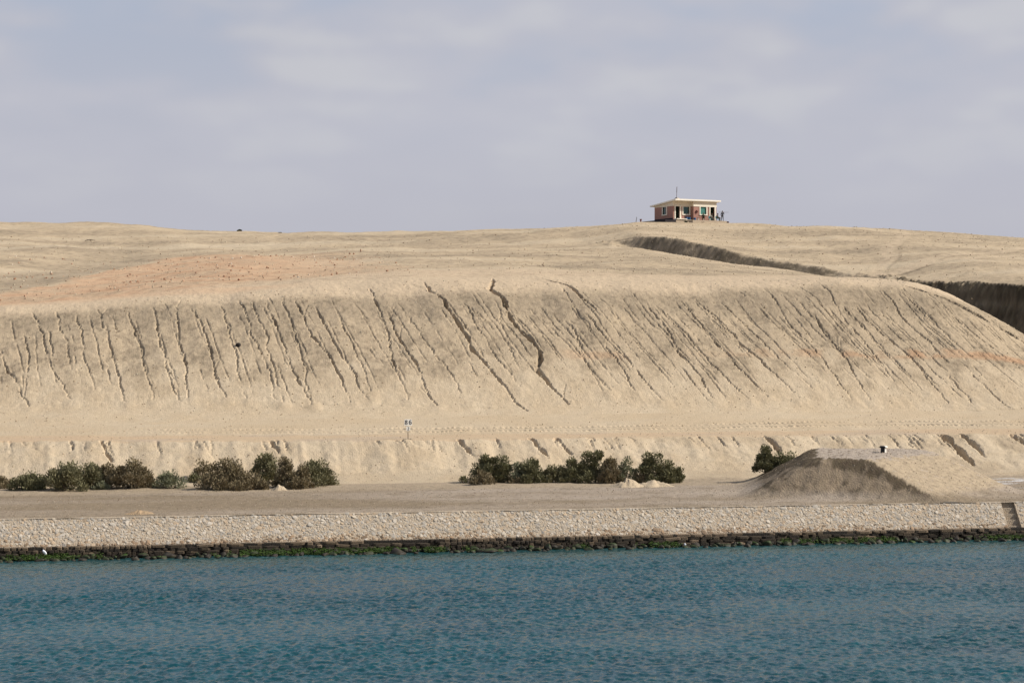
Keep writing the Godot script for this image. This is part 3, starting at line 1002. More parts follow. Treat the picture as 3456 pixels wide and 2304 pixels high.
func make_footing() -> void:
	var foot := thing("quay_footing", "dark wet stone ledge at the foot of the pale revetment", "ledge", w3(0, FACE_V, 0))
	var dark := flat_mat("wet_core", lin(0.035, 0.029, 0.022), 0.7)
	var ms := [flat_mat("wet_a", lin(0.070, 0.054, 0.038), 0.75), flat_mat("wet_b", lin(0.100, 0.078, 0.054), 0.8), flat_mat("wet_c", lin(0.048, 0.038, 0.028), 0.7), flat_mat("wet_d", lin(0.130, 0.098, 0.066), 0.85), flat_mat("damp_e", lin(0.20, 0.148, 0.098), 0.9), flat_mat("damp_f", lin(0.27, 0.20, 0.135), 0.9)]
	for m in ms + [dark]:
		m.albedo_texture = mats.grain
		m.uv1_triplanar = true
		m.uv1_scale = Vector3.ONE * 1.2
		m.heightmap_enabled = true
		m.heightmap_texture = mats.relief
		m.heightmap_scale = 4.0
	var st := begin()
	box(st, Vector3(-300, -1.2, -0.9), Vector3(400, FACE_H - 0.05, 0.30))
	part("core", done(st), dark, foot)
	var r := RandomNumberGenerator.new()
	r.seed = 9
	var block_kinds := []
	for k in 5:
		st = begin()
		bevel_box(st, Vector3(-0.5, -0.5, -0.5), Vector3(0.5, 0.5, 0.5), 0.1 + 0.04 * k)
		block_kinds.append(done(st))
	for row in 4:
		var u := -26.0 + r.randf()
		while u < 90.0:
			var coursed := (u > -12.0 and u < 1.5) or (u > 20.5 and u < 34.0)
			if row == 3 and n_mid.get_noise_2d(u * 0.9, 700.0) > 0.12 and not coursed:
				u += r.randf_range(0.3, 0.8)
				continue
			var wd := r.randf_range(0.28, 0.5) if coursed else r.randf_range(0.35, 1.3)
			var hg := 0.2 if coursed else r.randf_range(0.15, 0.24)
			var o := part("block" if coursed else "slab", block_kinds[r.randi() % 5], ms[[2, 0, r.randi() % 4, 4 + r.randi() % 2][row] if r.randf() < 0.75 else r.randi() % 6], foot)
			var z := 0.30 + 0.07 * (3 - row) + r.randf_range(-0.09, 0.13)
			o.transform = Transform3D(Basis(Vector3.UP, r.randf_range(-0.05, 0.05)) * Basis(Vector3.FORWARD, r.randf_range(-0.06, 0.06)) * Basis.from_scale(Vector3(wd * 0.97, hg * 0.95, 0.4)), Vector3(u + wd * 0.5, 0.13 + 0.2 * row, z - 0.12))
			u += wd + (0.0 if coursed else (r.randf_range(0.0, 0.3) if r.randf() < 0.3 else 0.0))

func rock_mesh(seed_: int) -> ArrayMesh:
	var r := RandomNumberGenerator.new()
	r.seed = seed_
	var nz := FastNoiseLite.new()
	nz.seed = seed_
	nz.frequency = 1.1
	var sp := SphereMesh.new()
	sp.radial_segments = 12
	sp.rings = 7
	sp.radius = 0.5
	sp.height = 1.0
	var arr := sp.get_mesh_arrays()
	var v: PackedVector3Array = arr[Mesh.ARRAY_VERTEX]
	var cut_ := []
	for k in 14:
		cut_.append([Vector3(r.randf_range(-1, 1), r.randf_range(-0.4, 1), r.randf_range(-1, 1)).normalized(), r.randf_range(0.24, 0.42)])
	for k in v.size():
		var p := v[k]
		for c in cut_:
			var d: float = p.dot(c[0]) - c[1]
			if d > 0:
				p -= c[0] * d
		p += p.normalized() * 0.08 * nz.get_noise_3dv(p * 3.0)
		v[k] = p
	var cols := PackedColorArray()
	var green := r.randf_range(0.0, 1.0)
	for p in v:
		var q := p.y + 0.35 * nz.get_noise_3dv(p * 2.5 + Vector3(5, 0, 0))
		var c := Color(0.026, 0.024, 0.020).lerp(Color(0.070, 0.058, 0.042), clampf(0.5 + nz.get_noise_3dv(p * 4.0), 0, 1))
		if green > 0.3:
			c = c.lerp(Color(0.045, 0.085, 0.018), smoothstep(0.05, 0.2, q) * (green * 0.95))
		c = c.lerp(Color(0.12, 0.16, 0.09), (1.0 - smoothstep(-0.26, -0.16, q)) * 0.8)
		cols.append(c)
	arr[Mesh.ARRAY_VERTEX] = v
	arr[Mesh.ARRAY_COLOR] = cols
	var st := SurfaceTool.new()
	var tmp := ArrayMesh.new()
	tmp.add_surface_from_arrays(Mesh.PRIMITIVE_TRIANGLES, arr)
	st.create_from(tmp, 0)
	st.deindex()
	st.generate_normals()
	return st.commit()

func make_rocks() -> void:
	var m := flat_mat("wet_rock", Color.WHITE, 0.6)
	m.vertex_color_use_as_albedo = true
	m.albedo_texture = mats.grain
	m.uv1_triplanar = true
	m.uv1_scale = Vector3.ONE * 0.9
	var kinds := []
	for k in 10:
		kinds.append(rock_mesh(60 + k))
	var r := RandomNumberGenerator.new()
	r.seed = 13
	var u := -12.0
	while u < 69.5:
		var sz := r.randf_range(0.25, 0.8)
		if r.randf() < 0.09:
			sz *= 1.45
		var o := MeshInstance3D.new()
		o.name = numbered("shore_rock")
		o.mesh = kinds[r.randi() % 10]
		o.material_override = m
		add_child(o, true)
		var front := r.randf() < 0.55
		var v := r.randf_range(134.95, 135.7) if front else r.randf_range(135.7, 136.2)
		o.transform = Transform3D(Basis(Vector3.UP, r.randf() * TAU) * Basis.from_scale(Vector3(sz * r.randf_range(0.9, 1.45), sz * r.randf_range(0.5, 0.85), sz)), w3(u, v, (0.03 if front else 0.16) + r.randf_range(-0.04, 0.05)))
		tag(o, "dark weedy rock in the rubble line between the water and the stone ledge", "rock", "rocks along the waterline")
		u += sz * r.randf_range(0.30, 0.78)
	# weed on the ledge: too small to count
	var st := begin()
	for k in 70000:
		var x := r.randf_range(-24.0, 84.0)
		var here := n_blot.get_noise_2d(x * 0.55, 3.0) + 0.45 * n_blot.get_noise_2d(x * 3.5, 8.0)
		if here < 0.0 + 0.25 * r.randf():
			continue
		var z := -r.randf_range(135.3, 136.28)
		var y := 0.16 + (-135.7 - z) * 0.30 + r.randf_range(-0.04, 0.12)
		var a := r.randf() * TAU
		var s := r.randf_range(0.035, 0.085)
		var p := Vector3(x, y, z)
		var e := Vector3(cos(a), 0.2, sin(a)) * s
		var f := Vector3(-sin(a), 0.5, cos(a)) * s * 0.7
		var c := Color(0.040, 0.078, 0.016).lerp(Color(0.085, 0.130, 0.030), r.randf())
		if r.randf() < 0.2:
			c = Color(0.035, 0.06, 0.016)
		st.set_color(c)
		tri(st, p - e, p + e, p + f)
	var wm := flat_mat("weed", Color.WHITE, 0.7)
	wm.vertex_color_use_as_albedo = true
	wm.cull_mode = BaseMaterial3D.CULL_DISABLED
	var w := MeshInstance3D.new()
	w.name = "algae"
	w.mesh = done(st)
	w.material_override = wm
	add_child(w, true)
	tag(w, "bright green algae covering the low ledge and rocks at the waterline", "algae")
	w.set_meta("kind", "stuff")

# ---------------------------------------------------------------- bushes
func make_bushes() -> void:
	# along the shore, away from it, half-width, height, colour kind, fullness, label
	var list := [
		[-10.19, 166.88, 0.87, 1.12, 1, 1, "brownish bush cut off by the left edge of the photo"],
		[-7.87, 164.22, 1.35, 1.59, 2, 1.2, "low dark green bush at the left end of the first row, beside the bare gap"],
		[-4.96, 162.90, 1.44, 2.32, 0, 1.2, "large rounded olive bush, second from left in the first row"],
		[-3.09, 164.82, 1.18, 2.11, 0, 1, "olive bush with a flat top behind the bluish green shrub"],
		[-1.64, 165.60, 1.00, 2.03, 1, 0.9, "narrow brownish bush left of the pointed one in the first row"],
		[0.25, 164.35, 1.55, 2.48, 1, 1.1, "tall pointed brown green bush closing the first row at its right end"],
		[-2.09, 163.82, 0.56, 0.65, 3, 1.2, "small bluish green shrub in front of the first row"],
		[3.37, 164.37, 1.18, 1.47, 3, 0.75, "lone pale green bush standing between the two left rows"],
		[6.29, 169.82, 0.71, 1.62, 1, 0.45, "thin see-through bush at the left end of the second row"],
		[5.69, 169.08, 0.58, 0.75, 2, 0.9, "knee-high dark shrub at the foot of the thin see-through bush"],
		[7.92, 161.85, 1.85, 2.49, 1, 1.2, "broad brown bush with a sloping left side in the second row"],
		[9.73, 161.16, 1.17, 1.56, 1, 1, "low brown bush between the broad one and the tallest one"],
		[11.60, 166.98, 1.15, 2.62, 0, 1.15, "tallest olive bush of the second row with a round head"],
		[12.78, 163.23, 0.94, 2.38, 1, 1, "brown bush leaning against the right of the tallest one"],
		[13.91, 161.85, 0.93, 1.89, 1, 1, "low brown bush behind the small heap of sand"],
		[15.47, 164.11, 1.39, 2.24, 0, 1.1, "wide green bush closing the second row at its right end"],
		[29.41, 165.27, 0.70, 1.62, 0, 0.5, "thin feathery bush at the left end of the middle row"],
		[30.44, 165.23, 1.02, 2.26, 2, 1.2, "dense dark green bush near the left end of the middle row"],
		[31.55, 164.91, 0.81, 2.23, 2, 1, "dark bush right of the dense one in the middle row"],
		[32.82, 164.63, 0.75, 1.78, 3, 0.5, "pale airy bush rising behind the middle row"],
		[33.96, 164.52, 1.18, 2.05, 2, 1.2, "broad dark bush with a thin spire on top"],
		[35.56, 164.01, 0.59, 1.51, 0, 1, "olive bush beside the gap in the middle row"],
		[29.51, 163.03, 0.85, 1.22, 1, 0.6, "small twiggy brown bush in front of the dense dark one"],
		[32.84, 164.28, 0.86, 0.77, 1, 1, "low reddish brown shrub at the foot of the airy bush"],
		[37.47, 163.75, 0.81, 2.05, 2, 1.1, "dark ragged bush just right of the gap in the middle row"],
		[36.78, 163.88, 0.81, 1.45, 0, 1.1, "rounded olive bush at the foot of the ragged one"],
		[38.68, 163.54, 0.86, 2.58, 2, 1.15, "tall dark bush in the centre right of the middle row"],
		[39.68, 163.23, 0.65, 2.69, 2, 0.85, "tall narrow bush with a split crown, highest of the middle row"],
		[40.54, 162.85, 1.02, 2.17, 1, 1.2, "brown green bush right behind the left sand heap"],
		[41.90, 162.88, 0.81, 2.15, 3, 0.55, "pale see-through bush above the two sand heaps"],
		[43.07, 162.59, 0.70, 0.88, 1, 0.9, "low brown bush between the pale one and the last dark one"],
		[44.23, 162.55, 1.08, 2.55, 2, 1.25, "large dense dark bush closing the middle row at its right end"],
		[45.60, 162.20, 0.92, 1.85, 2, 1.1, "dark bush on the right flank of the large dense one"],
		[46.34, 161.81, 0.41, 1.27, 2, 0.9, "small dark bush farthest right in the middle row"],
		[28.12, 164.91, 0.27, 0.61, 2, 0.6, "tiny shrub standing alone left of the middle row"],
		[53.75, 160.61, 0.93, 2.24, 2, 1.25, "dense dark bush standing left of the sand mound"],
		[55.37, 160.37, 1.08, 1.63, 2, 1.1, "dark bush half hidden by the left slope of the sand mound"],
		[56.37, 159.89, 0.51, 0.74, 0, 0.7, "thin bush peeping out behind the sand mound"],
	]
	var cols := [[Color(0.16, 0.155, 0.085), Color(0.25, 0.225, 0.13)], [Color(0.185, 0.155, 0.092), Color(0.265, 0.21, 0.13)], [Color(0.14, 0.138, 0.074), Color(0.215, 0.20, 0.11)], [Color(0.19, 0.20, 0.125), Color(0.27, 0.265, 0.17)]]
	var leaf := flat_mat("tamarisk_leaf", Color.WHITE, 0.85)
	leaf.vertex_color_use_as_albedo = true
	leaf.cull_mode = BaseMaterial3D.CULL_DISABLED
	leaf.backlight_enabled = true
	leaf.backlight = Color(0.30, 0.30, 0.22)
	var bark := flat_mat("bark", lin(0.11, 0.085, 0.06), 0.95)
	var r := RandomNumberGenerator.new()
	for k in list.size():
		var b: Array = list[k]
		r.seed = 700 + k
		var y0 := ground(b[0], b[1])
		var t := thing("bush", b[6], "bush", w3(b[0], b[1], y0 - 0.05), "bushes at the foot of the lower bank")
		var hw: float = b[2] * 1.32
		var ht: float = b[3] * 1.04
		# lobes: (centre, radii)
		var lobes := []
		lobes.append([Vector3(0, ht * 0.36, 0), Vector3(hw * 0.72, ht * 0.36, hw * 0.62)])
		for j in int(9 + 5 * hw):
			# clumps under a lopsided dome, down to the ground at its rim
			var a := r.randf() * TAU
			var out := sqrt(r.randf())
			var dome := sqrt(maxf(0.0, 1.0 - out * out)) * r.randf_range(0.72, 1.0)
			var rad := hw * r.randf_range(0.16, 0.34)
			var top := maxf(ht * dome, ht * 0.28)
			var y := maxf(rad * 0.5, top - rad * 1.1) if r.randf() < 0.7 else lerpf(rad * 0.5, top, r.randf() * 0.6)
			lobes.append([Vector3(cos(a) * out * (hw - rad * 0.5), y, sin(a) * out * (hw - rad * 0.5) * 0.85), Vector3(rad * 1.1, rad * r.randf_range(0.8, 1.25), rad)])
		for j in 2:
			lobes.append([Vector3(r.randf_range(-0.35, 0.35) * hw, ht - hw * r.randf_range(0.34, 0.5), r.randf_range(-0.2, 0.2) * hw), Vector3(hw * 0.36, hw * 0.42, hw * 0.36)])
		var st := begin()
		var c0: Color = cols[b[4]][0]
		var c1: Color = cols[b[4]][1]
		var many := int(1300 * hw * ht * b[5])
		for j in many:
			var l: Array = lobes[r.randi() % lobes.size()] if r.randf() < 0.88 else lobes[0]
			var d := Vector3(r.randfn(), r.randfn(), r.randfn()).normalized()
			var deep := pow(r.randf(), 0.45)
			if b[5] < 0.7:
				deep = sqrt(r.randf())
			var p: Vector3 = l[0] + l[1] * d * (deep + 0.12 * r.randfn() * r.randf())
			if p.y < 0.03:
				p.y = r.randf_range(0.0, 0.15)
			# sprigs point out and up
			var dir := (d + Vector3(0, 0.8, 0) + Vector3(r.randf_range(-0.6, 0.6), r.randf_range(-0.4, 0.6), r.randf_range(-0.6, 0.6))).normalized()
			var ln := r.randf_range(0.12, 0.26)
			var side := dir.cross(Vector3(r.randf_range(-1, 1), r.randf_range(-1, 1), r.randf_range(-1, 1))).normalized() * r.randf_range(0.022, 0.05)
			st.set_color(c0.lerp(c1, r.randf()) * r.randf_range(0.8, 1.2))
			tri(st, p - side, p + dir * ln * 0.6 + side * 1.4, p + dir * ln)
			tri(st, p + side, p + dir * ln, p + dir * ln * 0.5 - side * 1.4)
		part("crown", done(st), leaf, t)
		st = begin()
		for j in 5 + int(hw * 2):
			var a := r.randf() * TAU
			var q := Vector3(cos(a), 0, sin(a)) * hw * 0.12
			var l: Array = lobes[(j * 3 + 1) % lobes.size()]
			var mid_: Vector3 = q.lerp(l[0], 0.5) + Vector3(r.randf_range(-0.15, 0.15), 0.1, r.randf_range(-0.15, 0.15))
			tube(st, q, mid_, 0.045, 0.03, 5)
			tube(st, mid_, l[0] + Vector3(0, l[1].y * 0.6, 0), 0.03, 0.010, 5)
		part("trunk", done(st), bark, t)

# ---------------------------------------------------------------- small things
func make_bollard() -> void:
	var at := w3(60.46, 150.8, ground(60.46, 150.8) - 0.02)
	var b := thing("mooring_bollard", "black and white mooring bollard with a wide cap on top of the sand mound", "bollard", at)
	var black := flat_mat("bollard_black", lin(0.018, 0.018, 0.020), 0.5)
	var white := flat_mat("bollard_white", lin(0.70, 0.68, 0.62), 0.6)
	# two halves of the post and two of the cap, one side white, the other black
	var post := PackedVector2Array([Vector2(0.235, 0.0), Vector2(0.225, 0.40)])
	var cap := PackedVector2Array([Vector2(0.225, 0.40), Vector2(0.32, 0.425), Vector2(0.345, 0.47), Vector2(0.33, 0.52), Vector2(0.27, 0.56), Vector2(0.0, 0.575)])
	for half in 2:
		for pr in [["post", post], ["cap", cap]]:
			var st := begin()
			st.set_smooth_group(0)
			var seg := 14
			for j in pr[1].size() - 1:
				for k in seg:
					var t0 := PI * k / seg + PI * half - 1.48
					var t1 := PI * (k + 1) / seg + PI * half - 1.48
					var p: Vector2 = pr[1][j]
					var q: Vector2 = pr[1][j + 1]
					quad(st, Vector3(cos(t0) * p.x, p.y, -sin(t0) * p.x), Vector3(cos(t1) * p.x, p.y, -sin(t1) * p.x), Vector3(cos(t1) * q.x, q.y, -sin(t1) * q.x), Vector3(cos(t0) * q.x, q.y, -sin(t0) * q.x))
			part(pr[0], done(st), white if half == 0 else black, b)

func digits(text: String, size: float) -> TextMesh:
	var f := SystemFont.new()
	f.font_names = PackedStringArray(["Droid Sans"])
	f.font_weight = 700
	var t := TextMesh.new()
	t.text = text
	t.font = f
	t.font_size = 64
	t.pixel_size = size / 46.0
	t.depth = 0.006
	return t

func make_sign() -> void:
	var u := 24.67
	var v := 174.25
	var y := ground(u, v)
	var s := thing("distance_sign", "white canal distance marker reading 86 over 2 on a thin post", "sign", w3(u, v, y - 0.1))
	s.rotation.y = -TH + 0.35
	var white := flat_mat("sign_white", lin(0.72, 0.70, 0.64), 0.6)
	var ink := flat_mat("sign_ink", lin(0.02, 0.018, 0.028), 0.6)
	var steel := flat_mat("sign_post", lin(0.10, 0.075, 0.05), 0.7)
	var st := begin()
	tube(st, Vector3(0, 0, 0), Vector3(0, 1.75, 0), 0.032, 0.032, 8)
	part("post", done(st), steel, s)
	st = begin()
	bevel_box(st, Vector3(-0.355, -0.28, 0.035), Vector3(0.355, 0.28, 0.06), 0.01, Transform3D(Basis(), Vector3(0, 1.60, 0)))
	var board := part("board", done(st), white, s)
	for k in 2:
		var d := part("digit", digits(["8", "6"][k], 0.40), ink, board)
		d.position = Vector3([-0.18, 0.185][k], 1.60, 0.064)
		d.scale = Vector3(1.0, 1.0, 1.0)
	st = begin()
	bevel_box(st, Vector3(-0.18, -0.17, 0.035), Vector3(0.18, 0.17, 0.06), 0.01, Transform3D(Basis(), Vector3(0, 1.05, 0)))
	var small := part("small_board", done(st), white, s)
	part("digit", digits("2", 0.26), ink, small).position = Vector3(0.01, 1.05, 0.064)
	st = begin()
	tube(st, Vector3(0, 1.222, 0.036), Vector3(0, 1.318, 0.036), 0.02, 0.02, 6)
	tube(st, Vector3(0, 0.80, 0.0), Vector3(0, 0.86, 0.0), 0.045, 0.045, 8)
	part("bracket", done(st), white, s)
	st = begin()
	var r := RandomNumberGenerator.new()
	r.seed = 3
	for k in 9:
		box(st, Vector3(-0.09, 0, -0.06), Vector3(0.09, 0.10, 0.06), Transform3D(Basis(Vector3.UP, r.randf() * TAU), Vector3(r.randf_range(-0.3, 0.35), 0.03, r.randf_range(-0.1, 0.2))))
	part("base_rubble", done(st), flat_mat("rubble_grey", lin(0.33, 0.29, 0.23), 0.95), s)

# a wall of boxes in (x, y) round its openings [x0, x1, y0, y1]
func wall_boxes(st: SurfaceTool, x0: float, x1: float, y0: float, y1: float, z0: float, z1: float, holes: Array, xf := Transform3D()) -> void:
	var x := x0
	for o in holes:
		if o[0] > x:
			box(st, Vector3(x, y0, z0), Vector3(o[0], y1, z1), xf)
		if o[2] > y0:
			box(st, Vector3(o[0], y0, z0), Vector3(o[1], o[2], z1), xf)
		if o[3] < y1:
			box(st, Vector3(o[0], o[3], z0), Vector3(o[1], y1, z1), xf)
		x = o[1]
	if x < x1:
		box(st, Vector3(x, y0, z0), Vector3(x1, y1, z1), xf)

var house_at := Transform3D()

func make_house() -> void:
	var phi := deg_to_rad(28.0)
	var right := Vector3(CO, 0, SI)
	var fwd := Vector3(SI, 0, -CO)
	var n := right * sin(phi) - fwd * cos(phi)
	var at := w3(89.4, 315.85, 34.80)
	var hs := thing("guard_house", "pink brick guard house with a flat pale roof on the hilltop", "building", at)
	hs.rotation.y = atan2(n.x, n.z)
	house_at = Transform3D(Basis(Vector3.UP, hs.rotation.y), at)
	var brick := flat_mat("brick_wall_red", lin(0.43, 0.235, 0.185), 0.9)
	brick.albedo_texture = mats.grain
	brick.uv1_triplanar = true
	brick.uv1_scale = Vector3.ONE * 0.9
	var cream := flat_mat("cream_plaster", lin(0.68, 0.60, 0.47), 0.85)
	var white := flat_mat("cream_trim", lin(0.74, 0.68, 0.56), 0.8)
	var roof_m := flat_mat("roof_slab", lin(0.80, 0.75, 0.65), 0.85)
	var glass := flat_mat("teal_pane", lin(0.012, 0.060, 0.052), 0.12)
	glass.metallic_specular = 0.6
	var curtain := flat_mat("teal_curtain", lin(0.06, 0.20, 0.165), 0.6)
	var door_m := flat_mat("dark_green_door", lin(0.012, 0.030, 0.020), 0.5)
	var concrete := flat_mat("plinth_concrete", lin(0.42, 0.34, 0.25), 0.95)
	var dark_c := flat_mat("dark_and_shadow", lin(0.035, 0.03, 0.033), 0.95)
	var top := 2.25
	var d1 := [0.47, 1.31, 0.0, 2.22]
	var w2 := [2.02, 3.2, 0.95, 2.2]
	var w3_ := [4.92, 6.1, 0.95, 2.2]
	var d2 := [6.9, 7.74, 0.0, 2.22]
	# lower brick walls
	var st := begin()
	wall_boxes(st, 0.0, 3.55, 0.0, top, -0.2, 0.0, [d1, w2])
	part("front_wall", done(st), brick, hs)
	st = begin()
	wall_boxes(st, 3.55, 8.16, 0.0, top, 0.6, 0.8, [w3_, d2])
	box(st, Vector3(3.55, 0, -0.2), Vector3(3.75, top, 0.598))
	part("wing_wall", done(st), brick, hs)
	# the side wall: its own x runs back from the front corner
	var side := Transform3D(Basis(Vector3(0, 0, -1), Vector3(0, 1, 0), Vector3(1, 0, 0)), Vector3(0, 0, -0.202))
	st = begin()
	wall_boxes(st, 0.0, 5.6, 0.0, top, 0.0, 0.2, [[2.05, 3.2, 0.95, 2.2]], side)
	part("side_wall", done(st), brick, hs)
	st = begin()
	box(st, Vector3(7.96, 0, -5.8), Vector3(8.16, top, 0.598))
	part("side_wall", done(st), brick, hs)
	st = begin()
	box(st, Vector3(0.202, 0, -5.8), Vector3(7.958, top, -5.6))
	part("rear_wall", done(st), brick, hs)
	# cream band under the roof, following its pitch
	var fall := 0.085
	var under := func(z: float) -> float: return 3.13 + (z - 1.2) * fall
	st = begin()
	box(st, Vector3(-0.012, top, -0.2), Vector3(3.55, under.call(-0.2) - 0.002, 0.012))
	part("front_band", done(st), cream, hs)
	st = begin()
	box(st, Vector3(3.538, top, 0.6), Vector3(8.172, under.call(0.6) - 0.002, 0.812))
	box(st, Vector3(3.538, top, 0.014), Vector3(3.75, under.call(0.0) - 0.002, 0.598))
	part("wing_band", done(st), cream, hs)
	for x in [[-0.012, 0.2], [7.96, 8.172]]:
		st = begin()
		var z1: float = -0.202 if x[0] < 1.0 else 0.598
		var zz := Transform3D(Basis(Vector3(0, 0, -1), Vector3(0, 1, 0), Vector3(1, 0, 0)), Vector3.ZERO)
		prism(st, PackedVector2Array([Vector2(-z1, top), Vector2(5.8, top), Vector2(5.8, under.call(-5.8) - 0.002), Vector2(-z1, under.call(z1) - 0.002)]), x[0], x[1], zz)
		part("side_band", done(st), cream, hs)
	st = begin()
	box(st, Vector3(0.202, top, -5.8), Vector3(7.958, under.call(-5.8) - 0.01, -5.6))
	part("rear_band", done(st), cream, hs)
	# belt course over the wing
	st = begin()
	box(st, Vector3(3.5, top - 0.02, 0.802), Vector3(8.2, top + 0.26, 0.86))
	part("belt_course", done(st), white, hs)
	# roof slab
	st = begin()
	var zz2 := Transform3D(Basis(Vector3(0, 0, -1), Vector3(0, 1, 0), Vector3(1, 0, 0)), Vector3.ZERO)
	prism(st, PackedVector2Array([Vector2(-1.2, 3.13), Vector2(6.85, under.call(-6.85)), Vector2(6.85, under.call(-6.85) + 0.2), Vector2(-1.2, 3.38)]), -0.3, 8.8, zz2)
	var roof := part("roof", done(st), roof_m, hs)
	# rubble, box and mast on the roof
	st = begin()
	var prof := PackedVector2Array([Vector2(0.62, 3.36), Vector2(0.42, 3.50), Vector2(0.16, 3.62), Vector2(0.0, 3.66)])
	lathe(st, prof, 7, Vector3(0.75, 0.0, 0.1))
	part("mast_base", done(st), concrete, roof)
	st = begin()
	tube(st, Vector3(0.62, 3.55, 0.1), Vector3(0.66, 4.5, 0.1), 0.045, 0.035, 7)
	tube(st, Vector3(0.66, 4.5, 0.1), Vector3(0.70, 5.45, 0.1), 0.06, 0.05, 7)
	part("mast", done(st), flat_mat("mast_grey", lin(0.13, 0.10, 0.10), 0.7), roof)
	st = begin()
	bevel_box(st, Vector3(-0.16, 3.375, 0.8), Vector3(0.12, 3.55, 1.05), 0.02)
	part("roof_box", done(st), dark_c, roof)
	# windows and doors
	var openings := [[w2, 0.0, Transform3D(), glass], [w3_, 0.8, Transform3D(), curtain]]
	for o in openings:
		window_in(hs, o[0], o[1], white, o[3], Transform3D())
	window_in(hs, [2.05, 3.2, 0.95, 2.2], 0.0, white, glass, Transform3D(Basis(Vector3(0, 0, 1), Vector3(0, 1, 0), Vector3(-1, 0, 0)), Vector3(0, 0, -5.252)))
	for o in [[d1, 0.0], [d2, 0.8]]:
		var q: Array = o[0]
		var z: float = o[1]
		st = begin()
		box(st, Vector3(q[0] - 0.2, 0.0, z + 0.003), Vector3(q[0], q[3] + 0.14, z + 0.07))
		box(st, Vector3(q[1], 0.0, z + 0.003), Vector3(q[1] + 0.27, q[3] + 0.14, z + 0.07))
		box(st, Vector3(q[0] + 0.001, q[3], z + 0.003), Vector3(q[1] - 0.001, q[3] + 0.14, z + 0.07))
		part("door_frame", done(st), white, hs)
		# the leaf stands open into the dark room
		st = begin()
		box(st, Vector3(-0.025, 0.02, -0.80), Vector3(0.025, q[3] - 0.02, 0.0), Transform3D(Basis(Vector3.UP, 0.25), Vector3(q[1] - 0.06, 0, z - 0.21)))
		part("door", done(st), door_m, hs)
	# floor, plinth and the step
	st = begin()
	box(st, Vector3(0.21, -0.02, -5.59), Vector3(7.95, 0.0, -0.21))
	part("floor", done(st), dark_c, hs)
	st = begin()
	box(st, Vector3(-2.1, -0.95, -7.0), Vector3(0.02, -0.12, 0.9))  # low dark wall; the cast shadow of the house is put into its colour
	part("shadow_plinth", done(st), dark_c, hs)
	st = begin()
	box(st, Vector3(0.03, -0.95, -7.0), Vector3(9.1, -0.024, 0.82))
	box(st, Vector3(2.3, -0.95, 0.822), Vector3(9.1, -0.16, 2.5))
	part("plinth", done(st), concrete, hs)
	st = begin()
	bevel_box(st, Vector3(0.15, -0.02, 0.02), Vector3(2.2, 0.13, 0.95), 0.02)
	part("door_step", done(st), white, hs)
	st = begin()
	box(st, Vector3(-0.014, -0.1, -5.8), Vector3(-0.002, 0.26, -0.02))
	part("base_shade", done(st), flat_mat("base_shade_black", lin(0.03, 0.025, 0.03), 0.9), hs)  # shade along the foot of the side wall, drawn as a black sheet
	# the dark wreath-like coil on the wing wall
	var coil := thing("hose_coil", "dark red coil hanging on the wing wall left of the curtained window", "coil", house_at * Vector3(4.13, 1.36, 0.87))
	coil.rotation.y = hs.rotation.y
	var to := TorusMesh.new()
	to.inner_radius = 0.13
	to.outer_radius = 0.24
	to.rings = 20
	to.ring_segments = 8
	var tm := part("ring", to, flat_mat("coil_red", lin(0.09, 0.022, 0.022), 0.6), coil)
	tm.rotation.x = PI / 2
	st = begin()
	tube(st, Vector3(0.03, -0.2, 0.0), Vector3(-0.16, -0.42, 0.02), 0.035, 0.02, 6)
	tube(st, Vector3(0.0, 0.2, -0.06), Vector3(0.0, 0.26, 0.02), 0.02, 0.02, 6)
	part("loose_end", done(st), mats.coil_red, coil)

func window_in(hs: Node3D, q: Array, z: float, frame_m: Material, pane_m: Material, xf: Transform3D) -> void:
	var w := Node3D.new()
	w.name = "window"
	hs.add_child(w, true)
	var st := begin()
	box(st, Vector3(q[0] - 0.2, q[2], z + 0.003), Vector3(q[0], q[3] + 0.06, z + 0.06), xf)
	box(st, Vector3(q[1], q[2], z + 0.003), Vector3(q[1] + 0.2, q[3] + 0.06, z + 0.06), xf)
	box(st, Vector3(q[0] + 0.001, q[3], z + 0.003), Vector3(q[1] - 0.001, q[3] + 0.06, z + 0.06), xf)
	part("frame", done(st), frame_m, w)
	st = begin()
	box(st, Vector3(q[0] - 0.22, q[2] - 0.17, z + 0.003), Vector3(q[1] + 0.22, q[2] - 0.002, z + 0.10), xf)
	part("sill", done(st), frame_m, w)
	for k in 2:
		st = begin()
		var a := lerpf(q[0], q[1], 0.5 * k) + 0.02
		var b := lerpf(q[0], q[1], 0.5 * k + 0.5) - 0.02
		box(st, Vector3(a, q[2] + 0.02, z - 0.14), Vector3(b, q[3] - 0.02, z - 0.10), xf)
		part("pane", done(st), pane_m, w)

func yard(x: float, z: float) -> Vector3:
	# a place in front of the house, in the house's own axes, on the ground
	var p := house_at * Vector3(x, 0, z)
	p.y = ground(p.x, -p.z)
	if x > 2.35 and x < 9.05 and z > 0.83 and z < 2.45:
		p.y = house_at.origin.y - 0.16   # on the terrace
	return p

